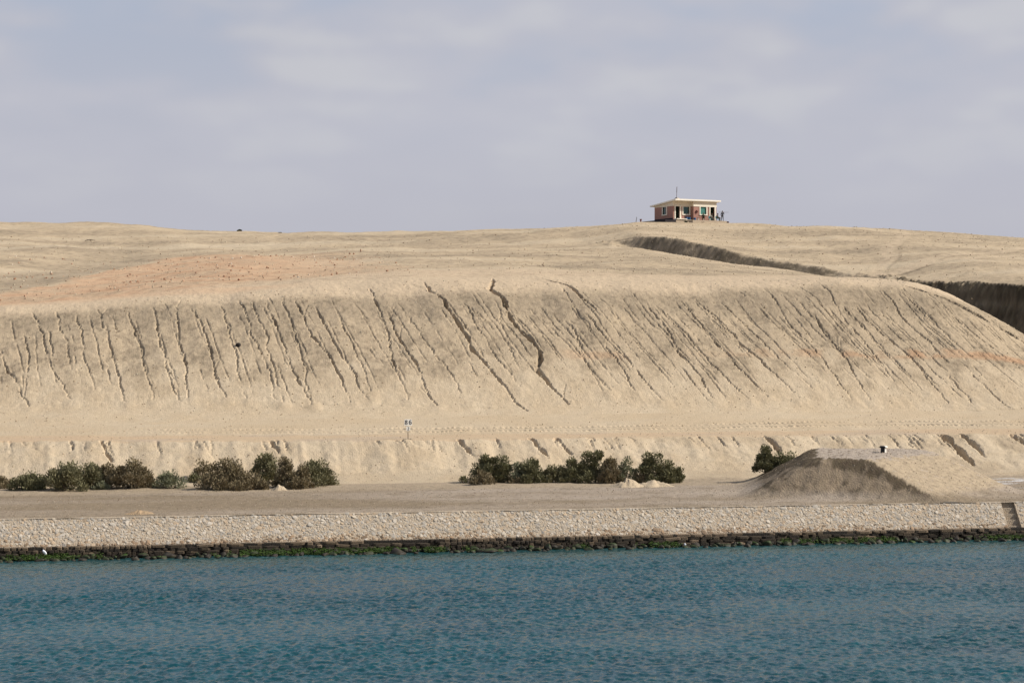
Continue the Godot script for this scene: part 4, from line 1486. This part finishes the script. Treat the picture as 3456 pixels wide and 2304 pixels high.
func make_yard() -> void:
	var turn := atan2(house_at.basis.z.x, house_at.basis.z.z)
	var blue := flat_mat("drum_blue", lin(0.02, 0.085, 0.19), 0.45)
	var cyan := flat_mat("chair_cyan", lin(0.05, 0.23, 0.27), 0.5)
	var white := flat_mat("bench_white", lin(0.62, 0.56, 0.47), 0.8)
	var st := begin()
	lathe(st, PackedVector2Array([Vector2(0.0, 0.0), Vector2(0.2, 0.0), Vector2(0.215, 0.04), Vector2(0.205, 0.17), Vector2(0.22, 0.2), Vector2(0.205, 0.23), Vector2(0.215, 0.4), Vector2(0.19, 0.44), Vector2(0.0, 0.44)]), 14)
	var drum_mesh := done(st)
	st = begin()
	lathe(st, PackedVector2Array([Vector2(0.0, 0.44), Vector2(0.06, 0.44), Vector2(0.06, 0.47), Vector2(0.0, 0.47)]), 8)
	var lid_mesh := done(st)
	var spots := [[2.45, 0.45, "blue plastic drum, leftmost of three under the dark window"], [2.95, 0.45, "blue plastic drum in the middle of three under the dark window"], [3.35, 1.0, "blue plastic drum standing at the corner of the wing"]]
	for s in spots:
		var p: Vector3 = house_at * Vector3(s[0], -0.024, s[1])
		if s[1] > 0.9:
			p = yard(s[0], s[1] + 0.5)
		var d := thing("drum", s[2], "drum", p, "blue drums by the guard house")
		part("body", drum_mesh, blue, d)
		part("lid", lid_mesh, blue, d)
	# bench
	var bp := yard(4.5, 1.6)
	var bench := thing("bench", "dark plank bench on two white legs in front of the wing", "bench", bp)
	bench.rotation.y = turn
	st = begin()
	bevel_box(st, Vector3(-0.65, 0.40, -0.16), Vector3(0.65, 0.45, 0.16), 0.008)
	part("seat", done(st), flat_mat("bench_wood", lin(0.11, 0.07, 0.045), 0.8), bench)
	for x in [-0.52, 0.52]:
		st = begin()
		box(st, Vector3(x - 0.05, 0, -0.14), Vector3(x + 0.05, 0.398, 0.14))
		part("leg", done(st), white, bench)
	# two plastic chairs
	for s in [[6.35, 1.7, "cyan plastic chair under the man leaning forward"], [7.75, 1.7, "cyan plastic chair of the seated man right of the green door"]]:
		var c := thing("plastic_chair", s[2], "chair", yard(s[0], s[1]), "plastic chairs by the guard house")
		c.rotation.y = turn - 0.2
		st = begin()
		bevel_box(st, Vector3(-0.22, 0.40, -0.21), Vector3(0.22, 0.43, 0.21), 0.01)
		part("seat", done(st), cyan, c)
		st = begin()
		box(st, Vector3(-0.22, 0.43, -0.24), Vector3(0.22, 0.82, -0.21), Transform3D(Basis(Vector3.RIGHT, -0.12), Vector3(0, 0.03, -0.05)))
		part("backrest", done(st), cyan, c)
		for x in [-0.19, 0.19]:
			for z in [-0.18, 0.18]:
				st = begin()
				tube(st, Vector3(x * 1.1, 0, z * 1.1), Vector3(x, 0.40, z), 0.022, 0.028, 6)
				part("leg", done(st), cyan, c)
	# the dark red box, boards and stones lying before the house
	var p := yard(9.5, 2.2)
	var bx := thing("metal_box", "dark red metal box standing alone right of the standing man", "box", p)
	bx.rotation.y = turn + 0.5
	st = begin()
	bevel_box(st, Vector3(-0.17, 0, -0.15), Vector3(0.17, 0.36, 0.15), 0.02)
	part("body", done(st), flat_mat("box_red", lin(0.055, 0.018, 0.02), 0.6), bx)
	st = begin()
	box(st, Vector3(-0.18, 0.362, -0.16), Vector3(0.18, 0.39, 0.16))
	part("lid", done(st), mats.box_red, bx)
	var dark := flat_mat("old_board", lin(0.10, 0.075, 0.06), 0.9)
	for s in [[7.9, 3.1, 0.5, "dark flat board lying on the sand below the seated man on the right"], [6.4, 3.0, 0.25, "short dark board lying on the sand below the leaning man"]]:
		st = begin()
		bevel_box(st, Vector3(-s[2] * 0.5, -0.02, -0.12), Vector3(s[2] * 0.5, 0.06, 0.12), 0.01)
		var o := MeshInstance3D.new()
		o.name = numbered("board")
		o.mesh = done(st)
		o.material_override = dark
		add_child(o, true)
		o.position = yard(s[0], s[1])
		tag(o, s[3], "board")
	var stone := rock_mesh(301)
	for s in [[3.85, 2.95, 0.26, lin(0.10, 0.04, 0.03), "dark reddish stone on the sand left of the bench"], [4.25, 2.9, 0.34, lin(0.33, 0.26, 0.20), "grey stone lying beside the dark reddish one by the bench"]]:
		var o := MeshInstance3D.new()
		o.name = numbered("stone")
		o.mesh = stone
		o.material_override = flat_mat("yard_stone_%f" % s[2], s[3], 0.9)
		add_child(o, true)
		o.transform = Transform3D(Basis(Vector3.UP, s[0]) * Basis.from_scale(Vector3(s[2] * 1.4, s[2] * 0.8, s[2])), yard(s[0], s[1]) + Vector3(0, 0.05, 0))
		tag(o, s[4], "stone")
	# the small plant by the step
	var g := thing("plant", "small dark green plant growing beside the door step", "plant", yard(1.55, 1.5))
	st = begin()
	var r := RandomNumberGenerator.new()
	r.seed = 77
	for k in 420:
		var a := r.randf() * TAU
		var q := Vector3(cos(a) * r.randf_range(0, 0.36), r.randf_range(0.0, 0.26), sin(a) * 0.22 * r.randf())
		var d := Vector3(cos(a), 0.9, sin(a)).normalized() * r.randf_range(0.06, 0.14)
		var sd := Vector3(-sin(a), 0.1, cos(a)) * 0.02
		tri(st, q - sd, q + sd, q + d)
	var pm := flat_mat("plant_green", lin(0.035, 0.06, 0.03), 0.8)
	pm.cull_mode = BaseMaterial3D.CULL_DISABLED
	part("leaves", done(st), pm, g)
	# left of the house: a leaning post and a red bucket on a stake
	var lp := w3(82.75, 315.0, ground(82.75, 315.0) - 0.1)
	var post := thing("leaning_post", "thin dark post leaning right, alone left of the guard house", "post", lp)
	st = begin()
	tube(st, Vector3.ZERO, Vector3(0.17, 1.0, 0.0), 0.05, 0.045, 7)
	part("shaft", done(st), dark, post)
	var bk := w3(83.6, 315.0, ground(83.6, 315.0) - 0.02)
	var bucket := thing("red_bucket", "dull red bucket with a tapered foot between the leaning post and the house", "bucket", bk)
	st = begin()
	lathe(st, PackedVector2Array([Vector2(0.10, 0.0), Vector2(0.11, 0.2), Vector2(0.20, 0.48), Vector2(0.22, 0.50), Vector2(0.18, 0.49), Vector2(0.09, 0.2)]), 12)
	part("body", done(st), flat_mat("bucket_red", lin(0.15, 0.045, 0.038), 0.7), bucket)
	st = begin()
	tube(st, Vector3(-0.2, 0.5, 0), Vector3(0, 0.56, 0.05), 0.012, 0.012, 5)
	tube(st, Vector3(0, 0.56, 0.05), Vector3(0.2, 0.5, 0), 0.012, 0.012, 5)
	part("handle", done(st), dark, bucket)

# ---------------------------------------------------------------- people
func figure(bones: Array, cell: float) -> ArrayMesh:
	# bones: [from, to, radius at from, radius at to, colour]; one skin drawn over all of them
	var lo := Vector3.ONE * 1e9
	var hi := -lo
	for b in bones:
		var m: float = maxf(b[2], b[3]) + 0.09
		lo = lo.min(b[0] - Vector3.ONE * m).min(b[1] - Vector3.ONE * m)
		hi = hi.max(b[0] + Vector3.ONE * m).max(b[1] + Vector3.ONE * m)
	var nx := int((hi.x - lo.x) / cell) + 2
	var ny := int((hi.y - lo.y) / cell) + 2
	var nz := int((hi.z - lo.z) / cell) + 2
	var f := PackedFloat32Array()
	f.resize(nx * ny * nz)
	var best := PackedFloat32Array()
	best.resize(f.size())
	best.fill(1e9)
	var who := PackedInt32Array()
	who.resize(f.size())
	for bi in bones.size():
		var b: Array = bones[bi]
		var a: Vector3 = b[0]
		var d: Vector3 = b[1] - a
		var dd := maxf(d.length_squared(), 1e-9)
		var m: float = maxf(b[2], b[3]) + 0.08
		var p0 := (a.min(b[1]) - Vector3.ONE * m - lo) / cell
		var p1 := (a.max(b[1]) + Vector3.ONE * m - lo) / cell
		for i in range(maxi(int(p0.x), 0), mini(int(p1.x) + 1, nx)):
			for j in range(maxi(int(p0.y), 0), mini(int(p1.y) + 1, ny)):
				for k in range(maxi(int(p0.z), 0), mini(int(p1.z) + 1, nz)):
					var p := lo + Vector3(i, j, k) * cell
					var t := clampf((p - a).dot(d) / dd, 0.0, 1.0)
					var s := (p - a - d * t).length() - lerpf(b[2], b[3], t)
					var at := (i * ny + j) * nz + k
					f[at] += exp(minf(-s * 55.0, 8.0))
					if s < best[at]:
						best[at] = s
						who[at] = bi
	# surface nets
	var vert := PackedInt32Array()
	vert.resize(f.size())
	vert.fill(-1)
	var pts := PackedVector3Array()
	var cols := PackedColorArray()
	for i in nx - 1:
		for j in ny - 1:
			for k in nz - 1:
				var at := (i * ny + j) * nz + k
				var sum := Vector3.ZERO
				var hit := 0
				for e in EDGES:
					var v0 := f[at + (e[0] * ny + e[1]) * nz + e[2]]
					var v1 := f[at + (e[3] * ny + e[4]) * nz + e[5]]
					if (v0 > 1.0) != (v1 > 1.0):
						var t := (log(maxf(v0, 1e-6))) / (log(maxf(v0, 1e-6)) - log(maxf(v1, 1e-6)))
						sum += Vector3(e[0], e[1], e[2]).lerp(Vector3(e[3], e[4], e[5]), clampf(t, 0.0, 1.0))
						hit += 1
				if hit:
					vert[at] = pts.size()
					pts.append(lo + (Vector3(i, j, k) + sum / hit) * cell)
					cols.append(bones[who[at]][4])
	var idx := PackedInt32Array()
	var st3 := [ny * nz, nz, 1]
	for i in range(1, nx - 1):
		for j in range(1, ny - 1):
			for k in range(1, nz - 1):
				var at := (i * ny + j) * nz + k
				for ax in 3:
					var a := f[at] > 1.0
					var b := f[at + st3[ax]] > 1.0
					if a == b:
						continue
					var u: int = st3[(ax + 1) % 3]
					var w: int = st3[(ax + 2) % 3]
					var q := [vert[at], vert[at - u], vert[at - u - w], vert[at - w]]
					if q.min() < 0:
						continue
					if a:
						idx.append_array([q[0], q[1], q[2], q[0], q[2], q[3]])
					else:
						idx.append_array([q[0], q[2], q[1], q[0], q[3], q[2]])
	var arr := []
	arr.resize(Mesh.ARRAY_MAX)
	arr[Mesh.ARRAY_VERTEX] = pts
	arr[Mesh.ARRAY_COLOR] = cols
	arr[Mesh.ARRAY_INDEX] = idx
	var tmp := ArrayMesh.new()
	tmp.add_surface_from_arrays(Mesh.PRIMITIVE_TRIANGLES, arr)
	var st := SurfaceTool.new()
	st.create_from(tmp, 0)
	st.set_smooth_group(0)
	st.generate_normals()
	return st.commit()

const EDGES := [[0, 0, 0, 1, 0, 0], [0, 1, 0, 1, 1, 0], [0, 0, 1, 1, 0, 1], [0, 1, 1, 1, 1, 1], [0, 0, 0, 0, 1, 0], [1, 0, 0, 1, 1, 0], [0, 0, 1, 0, 1, 1], [1, 0, 1, 1, 1, 1], [0, 0, 0, 0, 0, 1], [1, 0, 0, 1, 0, 1], [0, 1, 0, 0, 1, 1], [1, 1, 0, 1, 1, 1]]

func hand(bones: Array, wrist: Vector3, dir: Vector3, across: Vector3, curl: Vector3, c: Color) -> void:
	# palm, four bent fingers of unequal length and a thumb from the side of the palm
	var palm := wrist + dir * 0.085
	bones.append([wrist, palm, 0.030, 0.036, c])
	for k in 4:
		var root := palm + across * (k - 1.5) * 0.022
		var l: float = [0.062, 0.078, 0.074, 0.055][k]
		var mid := root + dir * l * 0.6
		bones.append([root, mid, 0.011, 0.010, c])
		bones.append([mid, mid + (dir + curl).normalized() * l * 0.5, 0.010, 0.008, c])
	var th := wrist + dir * 0.03 - across * 0.03
	bones.append([th, th + (dir - across * 0.9).normalized() * 0.06, 0.013, 0.010, c])

func head_bones(bones: Array, neck: Vector3, face: Vector3, skin: Color, hair: Color) -> void:
	var c := neck + Vector3(0, 0.17, 0) + face * 0.025
	var side := Vector3.UP.cross(face).normalized()
	bones.append([neck, neck + Vector3(0, 0.09, 0) + face * 0.01, 0.058, 0.055, skin])
	bones.append([c + Vector3(0, 0.035, 0), c + Vector3(0, -0.03, 0) + face * 0.015, 0.088, 0.072, skin])
	bones.append([c + Vector3(0, -0.075, 0) + face * 0.045, c + Vector3(0, -0.06, 0) + face * 0.03, 0.038, 0.045, skin])
	bones.append([c + Vector3(0, 0.01, 0) + face * 0.10, c + Vector3(0, -0.02, 0) + face * 0.112, 0.013, 0.018, skin])
	bones.append([c + face * 0.075 + Vector3(0, -0.055, 0) - side * 0.02, c + face * 0.075 + Vector3(0, -0.055, 0) + side * 0.02, 0.014, 0.014, Color(0.16, 0.07, 0.05)])
	for s in [-1, 1]:
		bones.append([c + side * 0.034 * s + face * 0.082 + Vector3(0, 0.012, 0), c + side * 0.036 * s + face * 0.082 + Vector3(0, 0.012, 0), 0.012, 0.012, Color(0.02, 0.015, 0.012)])
		bones.append([c + side * 0.085 * s + Vector3(0, 0.015, 0), c + side * 0.088 * s + Vector3(0, -0.02, 0), 0.020, 0.014, skin])
	bones.append([c + Vector3(0, 0.055, 0) - face * 0.02, c + Vector3(0, 0.045, 0) - face * 0.035, 0.088, 0.085, hair])

func seated(shirt: Color, trousers: Color, skin: Color, lean: float, knees: float) -> Array:
	# seat at 0.45 m; faces +z
	var b := []
	var hip := Vector3(0, 0.53, -0.06)
	var chest := hip + Vector3(0, 0.30 * cos(lean), 0.30 * sin(lean))
	var neck := hip + Vector3(0, 0.50 * cos(lean), 0.50 * sin(lean))
	b.append([hip, chest, 0.145, 0.150, shirt])
	b.append([hip + Vector3(-0.07, 0, 0), hip + Vector3(0.07, 0, 0), 0.125, 0.125, trousers])
	b.append([chest + Vector3(-0.12, 0.10, 0), chest + Vector3(0.12, 0.10, 0), 0.085, 0.085, shirt])
	b.append([chest, neck - Vector3(0, 0.04, 0), 0.14, 0.08, shirt])
	head_bones(b, neck, Vector3(0, -0.1, 1).normalized(), skin, Color(0.02, 0.016, 0.013))
	for s in [-1.0, 1.0]:
		var knee := Vector3(s * (0.12 + knees), 0.50, 0.40)
		var ankle := Vector3(s * (0.13 + knees * 0.7), 0.08, 0.40 + 0.12 * s * knees * 4.0)
		b.append([hip + Vector3(s * 0.09, -0.01, 0), knee, 0.092, 0.064, trousers])
		b.append([knee, ankle, 0.064, 0.045, trousers])
		b.append([ankle + Vector3(0, -0.03, -0.03), ankle + Vector3(0, -0.045, 0.15), 0.042, 0.034, Color(0.02, 0.018, 0.016)])
		var sh := chest + Vector3(s * 0.185, 0.11, 0)
		var elbow := sh + Vector3(s * 0.06, -0.25, 0.10)
		var wrist := knee + Vector3(-s * 0.02, 0.10, -0.06)
		b.append([sh, elbow, 0.058, 0.046, shirt])
		b.append([elbow, wrist, 0.046, 0.032, shirt])
		hand(b, wrist, (knee + Vector3(0, 0.04, 0.05) - wrist).normalized(), Vector3(s, 0, 0), Vector3(0, -0.8, 0), skin)
	return b

func make_people() -> void:
	var turn := atan2(house_at.basis.z.x, house_at.basis.z.z)
	var m := flat_mat("cloth_and_skin", Color.WHITE, 0.9)
	m.vertex_color_use_as_albedo = true
	var skin := Color(0.13, 0.072, 0.045)
	var a := thing("person", "person in dark clothes sitting hunched on the bench by the curtained window", "person", yard(4.95, 1.6))
	a.rotation.y = turn - 0.5
	part("body", figure(seated(Color(0.035, 0.034, 0.022), Color(0.045, 0.045, 0.032), skin, 0.35, 0.05), 0.02), m, a)
	var b := thing("person", "person in grey camouflage leaning forward with elbows on the knees left of the green door", "person", yard(6.38, 1.72))
	b.rotation.y = turn + 0.45
	part("body", figure(seated(Color(0.22, 0.21, 0.17), Color(0.16, 0.16, 0.14), skin, 0.55, 0.09), 0.02), m, b)
	var c := thing("person", "person in grey green clothes sitting with legs stretched right of the green door", "person", yard(7.75, 1.72))
	c.rotation.y = turn + 0.7
	part("body", figure(seated(Color(0.09, 0.088, 0.068), Color(0.085, 0.085, 0.075), skin, 0.15, 0.04), 0.02), m, c)
	# the man who stands
	var shirt := Color(0.13, 0.135, 0.15)
	var tr := Color(0.085, 0.09, 0.088)
	var s := []
	s.append([Vector3(0, 0.95, 0), Vector3(0, 1.24, 0), 0.135, 0.145, shirt])
	s.append([Vector3(-0.06, 0.93, 0), Vector3(0.06, 0.93, 0), 0.125, 0.125, tr])
	s.append([Vector3(-0.13, 1.37, 0), Vector3(0.13, 1.37, 0), 0.078, 0.078, shirt])
	s.append([Vector3(0, 1.22, 0), Vector3(0, 1.43, 0), 0.14, 0.075, shirt])
	head_bones(s, Vector3(0, 1.46, 0.0), Vector3(-0.5, 0, 0.85).normalized(), skin, Color(0.02, 0.016, 0.013))
	for k in [-1.0, 1.0]:
		var knee := Vector3(k * 0.13, 0.50, 0.02)
		var ankle := Vector3(k * 0.16, 0.09, -0.02)
		s.append([Vector3(k * 0.09, 0.92, 0), knee, 0.095, 0.064, tr])
		s.append([knee, ankle, 0.064, 0.046, tr])
		s.append([ankle + Vector3(0, -0.03, -0.04), ankle + Vector3(k * 0.04, -0.045, 0.14), 0.044, 0.036, Color(0.02, 0.018, 0.016)])
	# right arm down to the hip, left arm up to the pole on the shoulder
	s.append([Vector3(-0.19, 1.38, 0), Vector3(-0.27, 1.12, 0.02), 0.058, 0.046, shirt])
	s.append([Vector3(-0.27, 1.12, 0.02), Vector3(-0.20, 0.90, 0.12), 0.046, 0.032, shirt])
	hand(s, Vector3(-0.20, 0.90, 0.12), Vector3(0.5, -0.7, 0.2).normalized(), Vector3(0, 0.2, 1).normalized(), Vector3(0.5, -0.3, 0), skin)
	s.append([Vector3(0.19, 1.38, 0), Vector3(0.27, 1.15, 0.12), 0.058, 0.046, shirt])
	s.append([Vector3(0.27, 1.15, 0.12), Vector3(0.24, 1.38, 0.16), 0.046, 0.032, shirt])
	hand(s, Vector3(0.24, 1.38, 0.16), Vector3(0, 1, -0.15).normalized(), Vector3(1, 0, 0), Vector3(0, -0.2, -1.2), skin)
	var d := thing("person", "person standing alone right of the guard house with a long pole on the shoulders", "person", yard(8.75, 1.7))
	d.rotation.y = -TH - 0.1
	part("body", figure(s, 0.02), m, d)
	var pole := thing("pole", "long thin pole lying across the shoulders of the standing person", "pole", d.position + Vector3(0, 1.50, 0))
	pole.rotation.y = d.rotation.y
	var st := begin()
	tube(st, Vector3(-0.62, 0.04, 0.12), Vector3(1.05, -0.02, 0.12), 0.024, 0.018, 7)
	part("shaft", done(st), flat_mat("pole_wood", lin(0.12, 0.10, 0.09), 0.8), pole)

# ---------------------------------------------------------------- oddments on the slopes
func heap(seed_: int, rx: float, rz: float, ht: float, sharp: float) -> ArrayMesh:
	var nz := FastNoiseLite.new()
	nz.seed = seed_
	nz.frequency = 0.9
	nz.fractal_octaves = 4
	var st := begin()
	st.set_smooth_group(0)
	var rings := 14
	var seg := 30
	var at := func(i: int, k: int) -> Vector3:
		var q := float(i) / rings
		var t := TAU * k / seg
		var rr := q * (1.0 + 0.5 * nz.get_noise_2d(cos(t) * 2.0, sin(t) * 2.0))
		var p := Vector3(cos(t) * rx * rr, 0, sin(t) * rz * rr)
		p.y = ht * pow(1.0 - q, sharp) * (1.0 + 0.6 * nz.get_noise_2d(p.x * 1.1 + 9.0, p.z * 1.1)) + 0.16 * nz.get_noise_2d(p.x * 4.0, p.z * 4.0) * (1.0 - q) - 0.12 * q
		return p
	for i in rings:
		for k in seg:
			var n := (k + 1) % seg
			quad(st, at.call(i, k), at.call(i + 1, k), at.call(i + 1, n), at.call(i, n)) if false else quad(st, at.call(i, k), at.call(i, n), at.call(i + 1, n), at.call(i + 1, k))
	return done(st)

func make_oddments() -> void:
	var sand := flat_mat("heap_sand", SAND.lerp(PALE, 0.6).linear_to_srgb(), 0.95)
	var ochre := flat_mat("heap_ochre", lin(0.42, 0.30, 0.185), 0.95)
	for m in [sand, ochre]:
		m.albedo_texture = mats.grain
		m.uv1_triplanar = true
		m.uv1_scale = Vector3.ONE * 0.7
		m.heightmap_enabled = true
		m.heightmap_texture = mats.relief
		m.heightmap_scale = 6.0
	for h in [[40.8, 158.2, 1.5, 1.0, 0.68, 0.85, sand, "peaked heap of pale sand in front of the middle row of bushes"], [43.3, 158.4, 1.9, 1.1, 0.58, 0.75, sand, "wider rounded heap of sand right of the peaked heap"], [12.1, 160.0, 0.8, 0.6, 0.5, 0.8, sand, "small heap of sand before the second row of bushes"], [0.8, 140.9, 1.6, 1.0, 0.30, 1.0, ochre, "low ochre patch of heaped sand near the top of the stone wall"]]:
		var o := MeshInstance3D.new()
		o.name = numbered("sand_heap")
		o.mesh = heap(int(h[0]), h[2], h[3], h[4], h[5])
		o.material_override = h[6]
		add_child(o, true)
		o.position = w3(h[0], h[1], ground(h[0], h[1]) - 0.03)
		tag(o, h[7], "sand heap")
	# black lump stuck on the slope
	var lump := MeshInstance3D.new()
	lump.name = numbered("rubber_scrap")
	lump.mesh = rock_mesh(900)
	lump.material_override = flat_mat("scrap_black", lin(0.02, 0.017, 0.015), 0.8)
	add_child(lump, true)
	lump.transform = Transform3D(Basis.from_scale(Vector3(0.75, 0.6, 0.5)), w3(11.1, 202.1, ground(11.1, 202.1) + 0.1))
	tag(lump, "black lump of scrap lying on the gullied slope at left", "scrap")
	# dead branch on the plateau
	var br := thing("dead_branch", "bare dark branch lying on the plateau at far left", "branch", w3(-5.94, 316.2, ground(-5.94, 316.2)))
	var st := begin()
	tube(st, Vector3(-0.75, 0.05, 0), Vector3(0.1, 0.24, 0), 0.05, 0.06, 6)
	tube(st, Vector3(0.1, 0.24, 0), Vector3(0.8, 0.12, 0.1), 0.06, 0.04, 6)
	part("limb", done(st), flat_mat("dead_wood", lin(0.07, 0.055, 0.045), 0.9), br)
	st = begin()
	tube(st, Vector3(-0.2, 0.18, 0), Vector3(-0.5, 0.30, 0.1), 0.03, 0.015, 5)
	part("twig", done(st), mats.dead_wood, br)
	# two distant shrubs on the skyline
	var leaf: StandardMaterial3D = mats.tamarisk_leaf
	for k in 2:
		var u: float = [18.95, 25.8][k]
		var v: float = [341.5, 340.0][k]
		var b := thing("distant_shrub", ["larger dark shrub on the skyline of the far ridge", "smaller faint shrub on the skyline right of the larger one"][k], "shrub", w3(u, v, ground(u, v) - 0.05), "shrubs on the skyline")
		st = begin()
		rng.seed = 50 + k
		for j in [520, 260][k]:
			var d := Vector3(rng.randfn(), absf(rng.randfn()), rng.randfn()).normalized()
			var p: Vector3 = d * Vector3([0.42, 0.36][k], [0.30, 0.15][k], 0.35) * sqrt(rng.randf())
			var dir := (d + Vector3(0, 0.7, 0)).normalized() * 0.16
			var sd := dir.cross(Vector3(0.3, 0.2, 1)).normalized() * 0.03
			st.set_color(Color(0.045, 0.05, 0.032) * rng.randf_range(0.8, 1.2))
			tri(st, p - sd, p + sd, p + dir)
		part("crown", done(st), leaf, b)
		st = begin()
		tube(st, Vector3.ZERO, Vector3(0.05, 0.3, 0), 0.03, 0.015, 5)
		part("trunk", done(st), mats.bark, b)
	# litter by the water
	var white := flat_mat("litter_white", lin(0.72, 0.73, 0.76), 0.5)
	for k in 2:
		var o := MeshInstance3D.new()
		o.name = numbered("white_litter")
		o.mesh = rock_mesh(77 + k)
		o.material_override = white
		add_child(o, true)
		o.transform = Transform3D(Basis(Vector3.BACK, 0.5) * Basis.from_scale(Vector3(0.26, 0.42, 0.26) if k == 0 else Vector3(0.2, 0.2, 0.16)), w3([-5.55, 39.2][k], [135.95, 135.4][k], [0.55, 0.22][k]))
		tag(o, ["crumpled white bag caught on the dark ledge at far left", "small white scrap among the waterline rocks in the middle"][k], "litter")
	# blue scrap in the ditch
	var o := MeshInstance3D.new()
	o.name = numbered("blue_scrap")
	o.mesh = rock_mesh(80)
	o.material_override = flat_mat("scrap_blue", lin(0.10, 0.20, 0.24), 0.6)
	add_child(o, true)
	o.transform = Transform3D(Basis.from_scale(Vector3(0.5, 0.2, 0.3)), w3(78.6, 283.0, ground(78.6, 283.0) + 0.05))
	tag(o, "pale blue scrap lying below the shaded bank near the guard house", "scrap")

func make_pebbles() -> void:
	var r := RandomNumberGenerator.new()
	r.seed = 99
	var clod := stone_mesh(901)
	var m := flat_mat("pebble", Color.WHITE, 0.95)
	m.vertex_color_use_as_albedo = true
	# [count, u0, u1, v0, v1, size from, to, colours, name, label]
	for g in [
		[9000, -14.0, 76.0, 138.3, 160.0, 0.03, 0.10, [Color(0.22, 0.165, 0.11), Color(0.30, 0.24, 0.17), Color(0.36, 0.30, 0.23)], "clods", "small brown clods scattered on the flat behind the wall"],
		[3500, -20.0, 96.0, 167.5, 190.0, 0.04, 0.14, [Color(0.46, 0.38, 0.27), Color(0.34, 0.26, 0.17)], "bank_gravel", "small stones scattered on the lower bank and road"],
		[5000, -24.0, 100.0, 190.0, 213.0, 0.05, 0.16, [Color(0.46, 0.40, 0.30), Color(0.30, 0.23, 0.15)], "slope_gravel", "small stones scattered on the gullied slope"],
		[800, -22.0, 34.0, 222.0, 286.0, 0.06, 0.34, [Color(0.30, 0.17, 0.10), Color(0.40, 0.26, 0.17), Color(0.36, 0.22, 0.14), Color(0.52, 0.44, 0.34)], "red_stones", "reddish stones scattered on the orange spoil hump"],
		[6000, -40.0, 160.0, 220.0, 322.0, 0.07, 0.24, [Color(0.48, 0.40, 0.29), Color(0.28, 0.21, 0.14), Color(0.38, 0.30, 0.2)], "plateau_gravel", "stones scattered over the plateau"],
	]:
		var mm := MultiMesh.new()
		mm.transform_format = MultiMesh.TRANSFORM_3D
		mm.use_colors = true
		mm.mesh = clod
		mm.instance_count = g[0]
		for k in g[0]:
			var u := r.randf_range(g[1], g[2])
			var v := r.randf_range(g[3], g[4])
			var s := lerpf(g[5], g[6], pow(r.randf(), 3.0))
			var b := Basis(Vector3.UP, r.randf() * TAU) * Basis(Vector3.RIGHT, -PI / 2 + r.randf_range(-0.5, 0.5)) * Basis.from_scale(Vector3(s, s * r.randf_range(0.6, 1.0), s * 1.6))
			mm.set_instance_transform(k, Transform3D(b, w3(u, v, ground(u, v) - 0.01)))
			mm.set_instance_color(k, g[7][r.randi() % g[7].size()])
		var mi := MultiMeshInstance3D.new()
		mi.name = g[8]
		mi.multimesh = mm
		mi.material_override = m
		mi.set_meta("kind", "stuff")
		mi.set_meta("label", g[9])
		mi.set_meta("category", "gravel")
		add_child(mi, true)
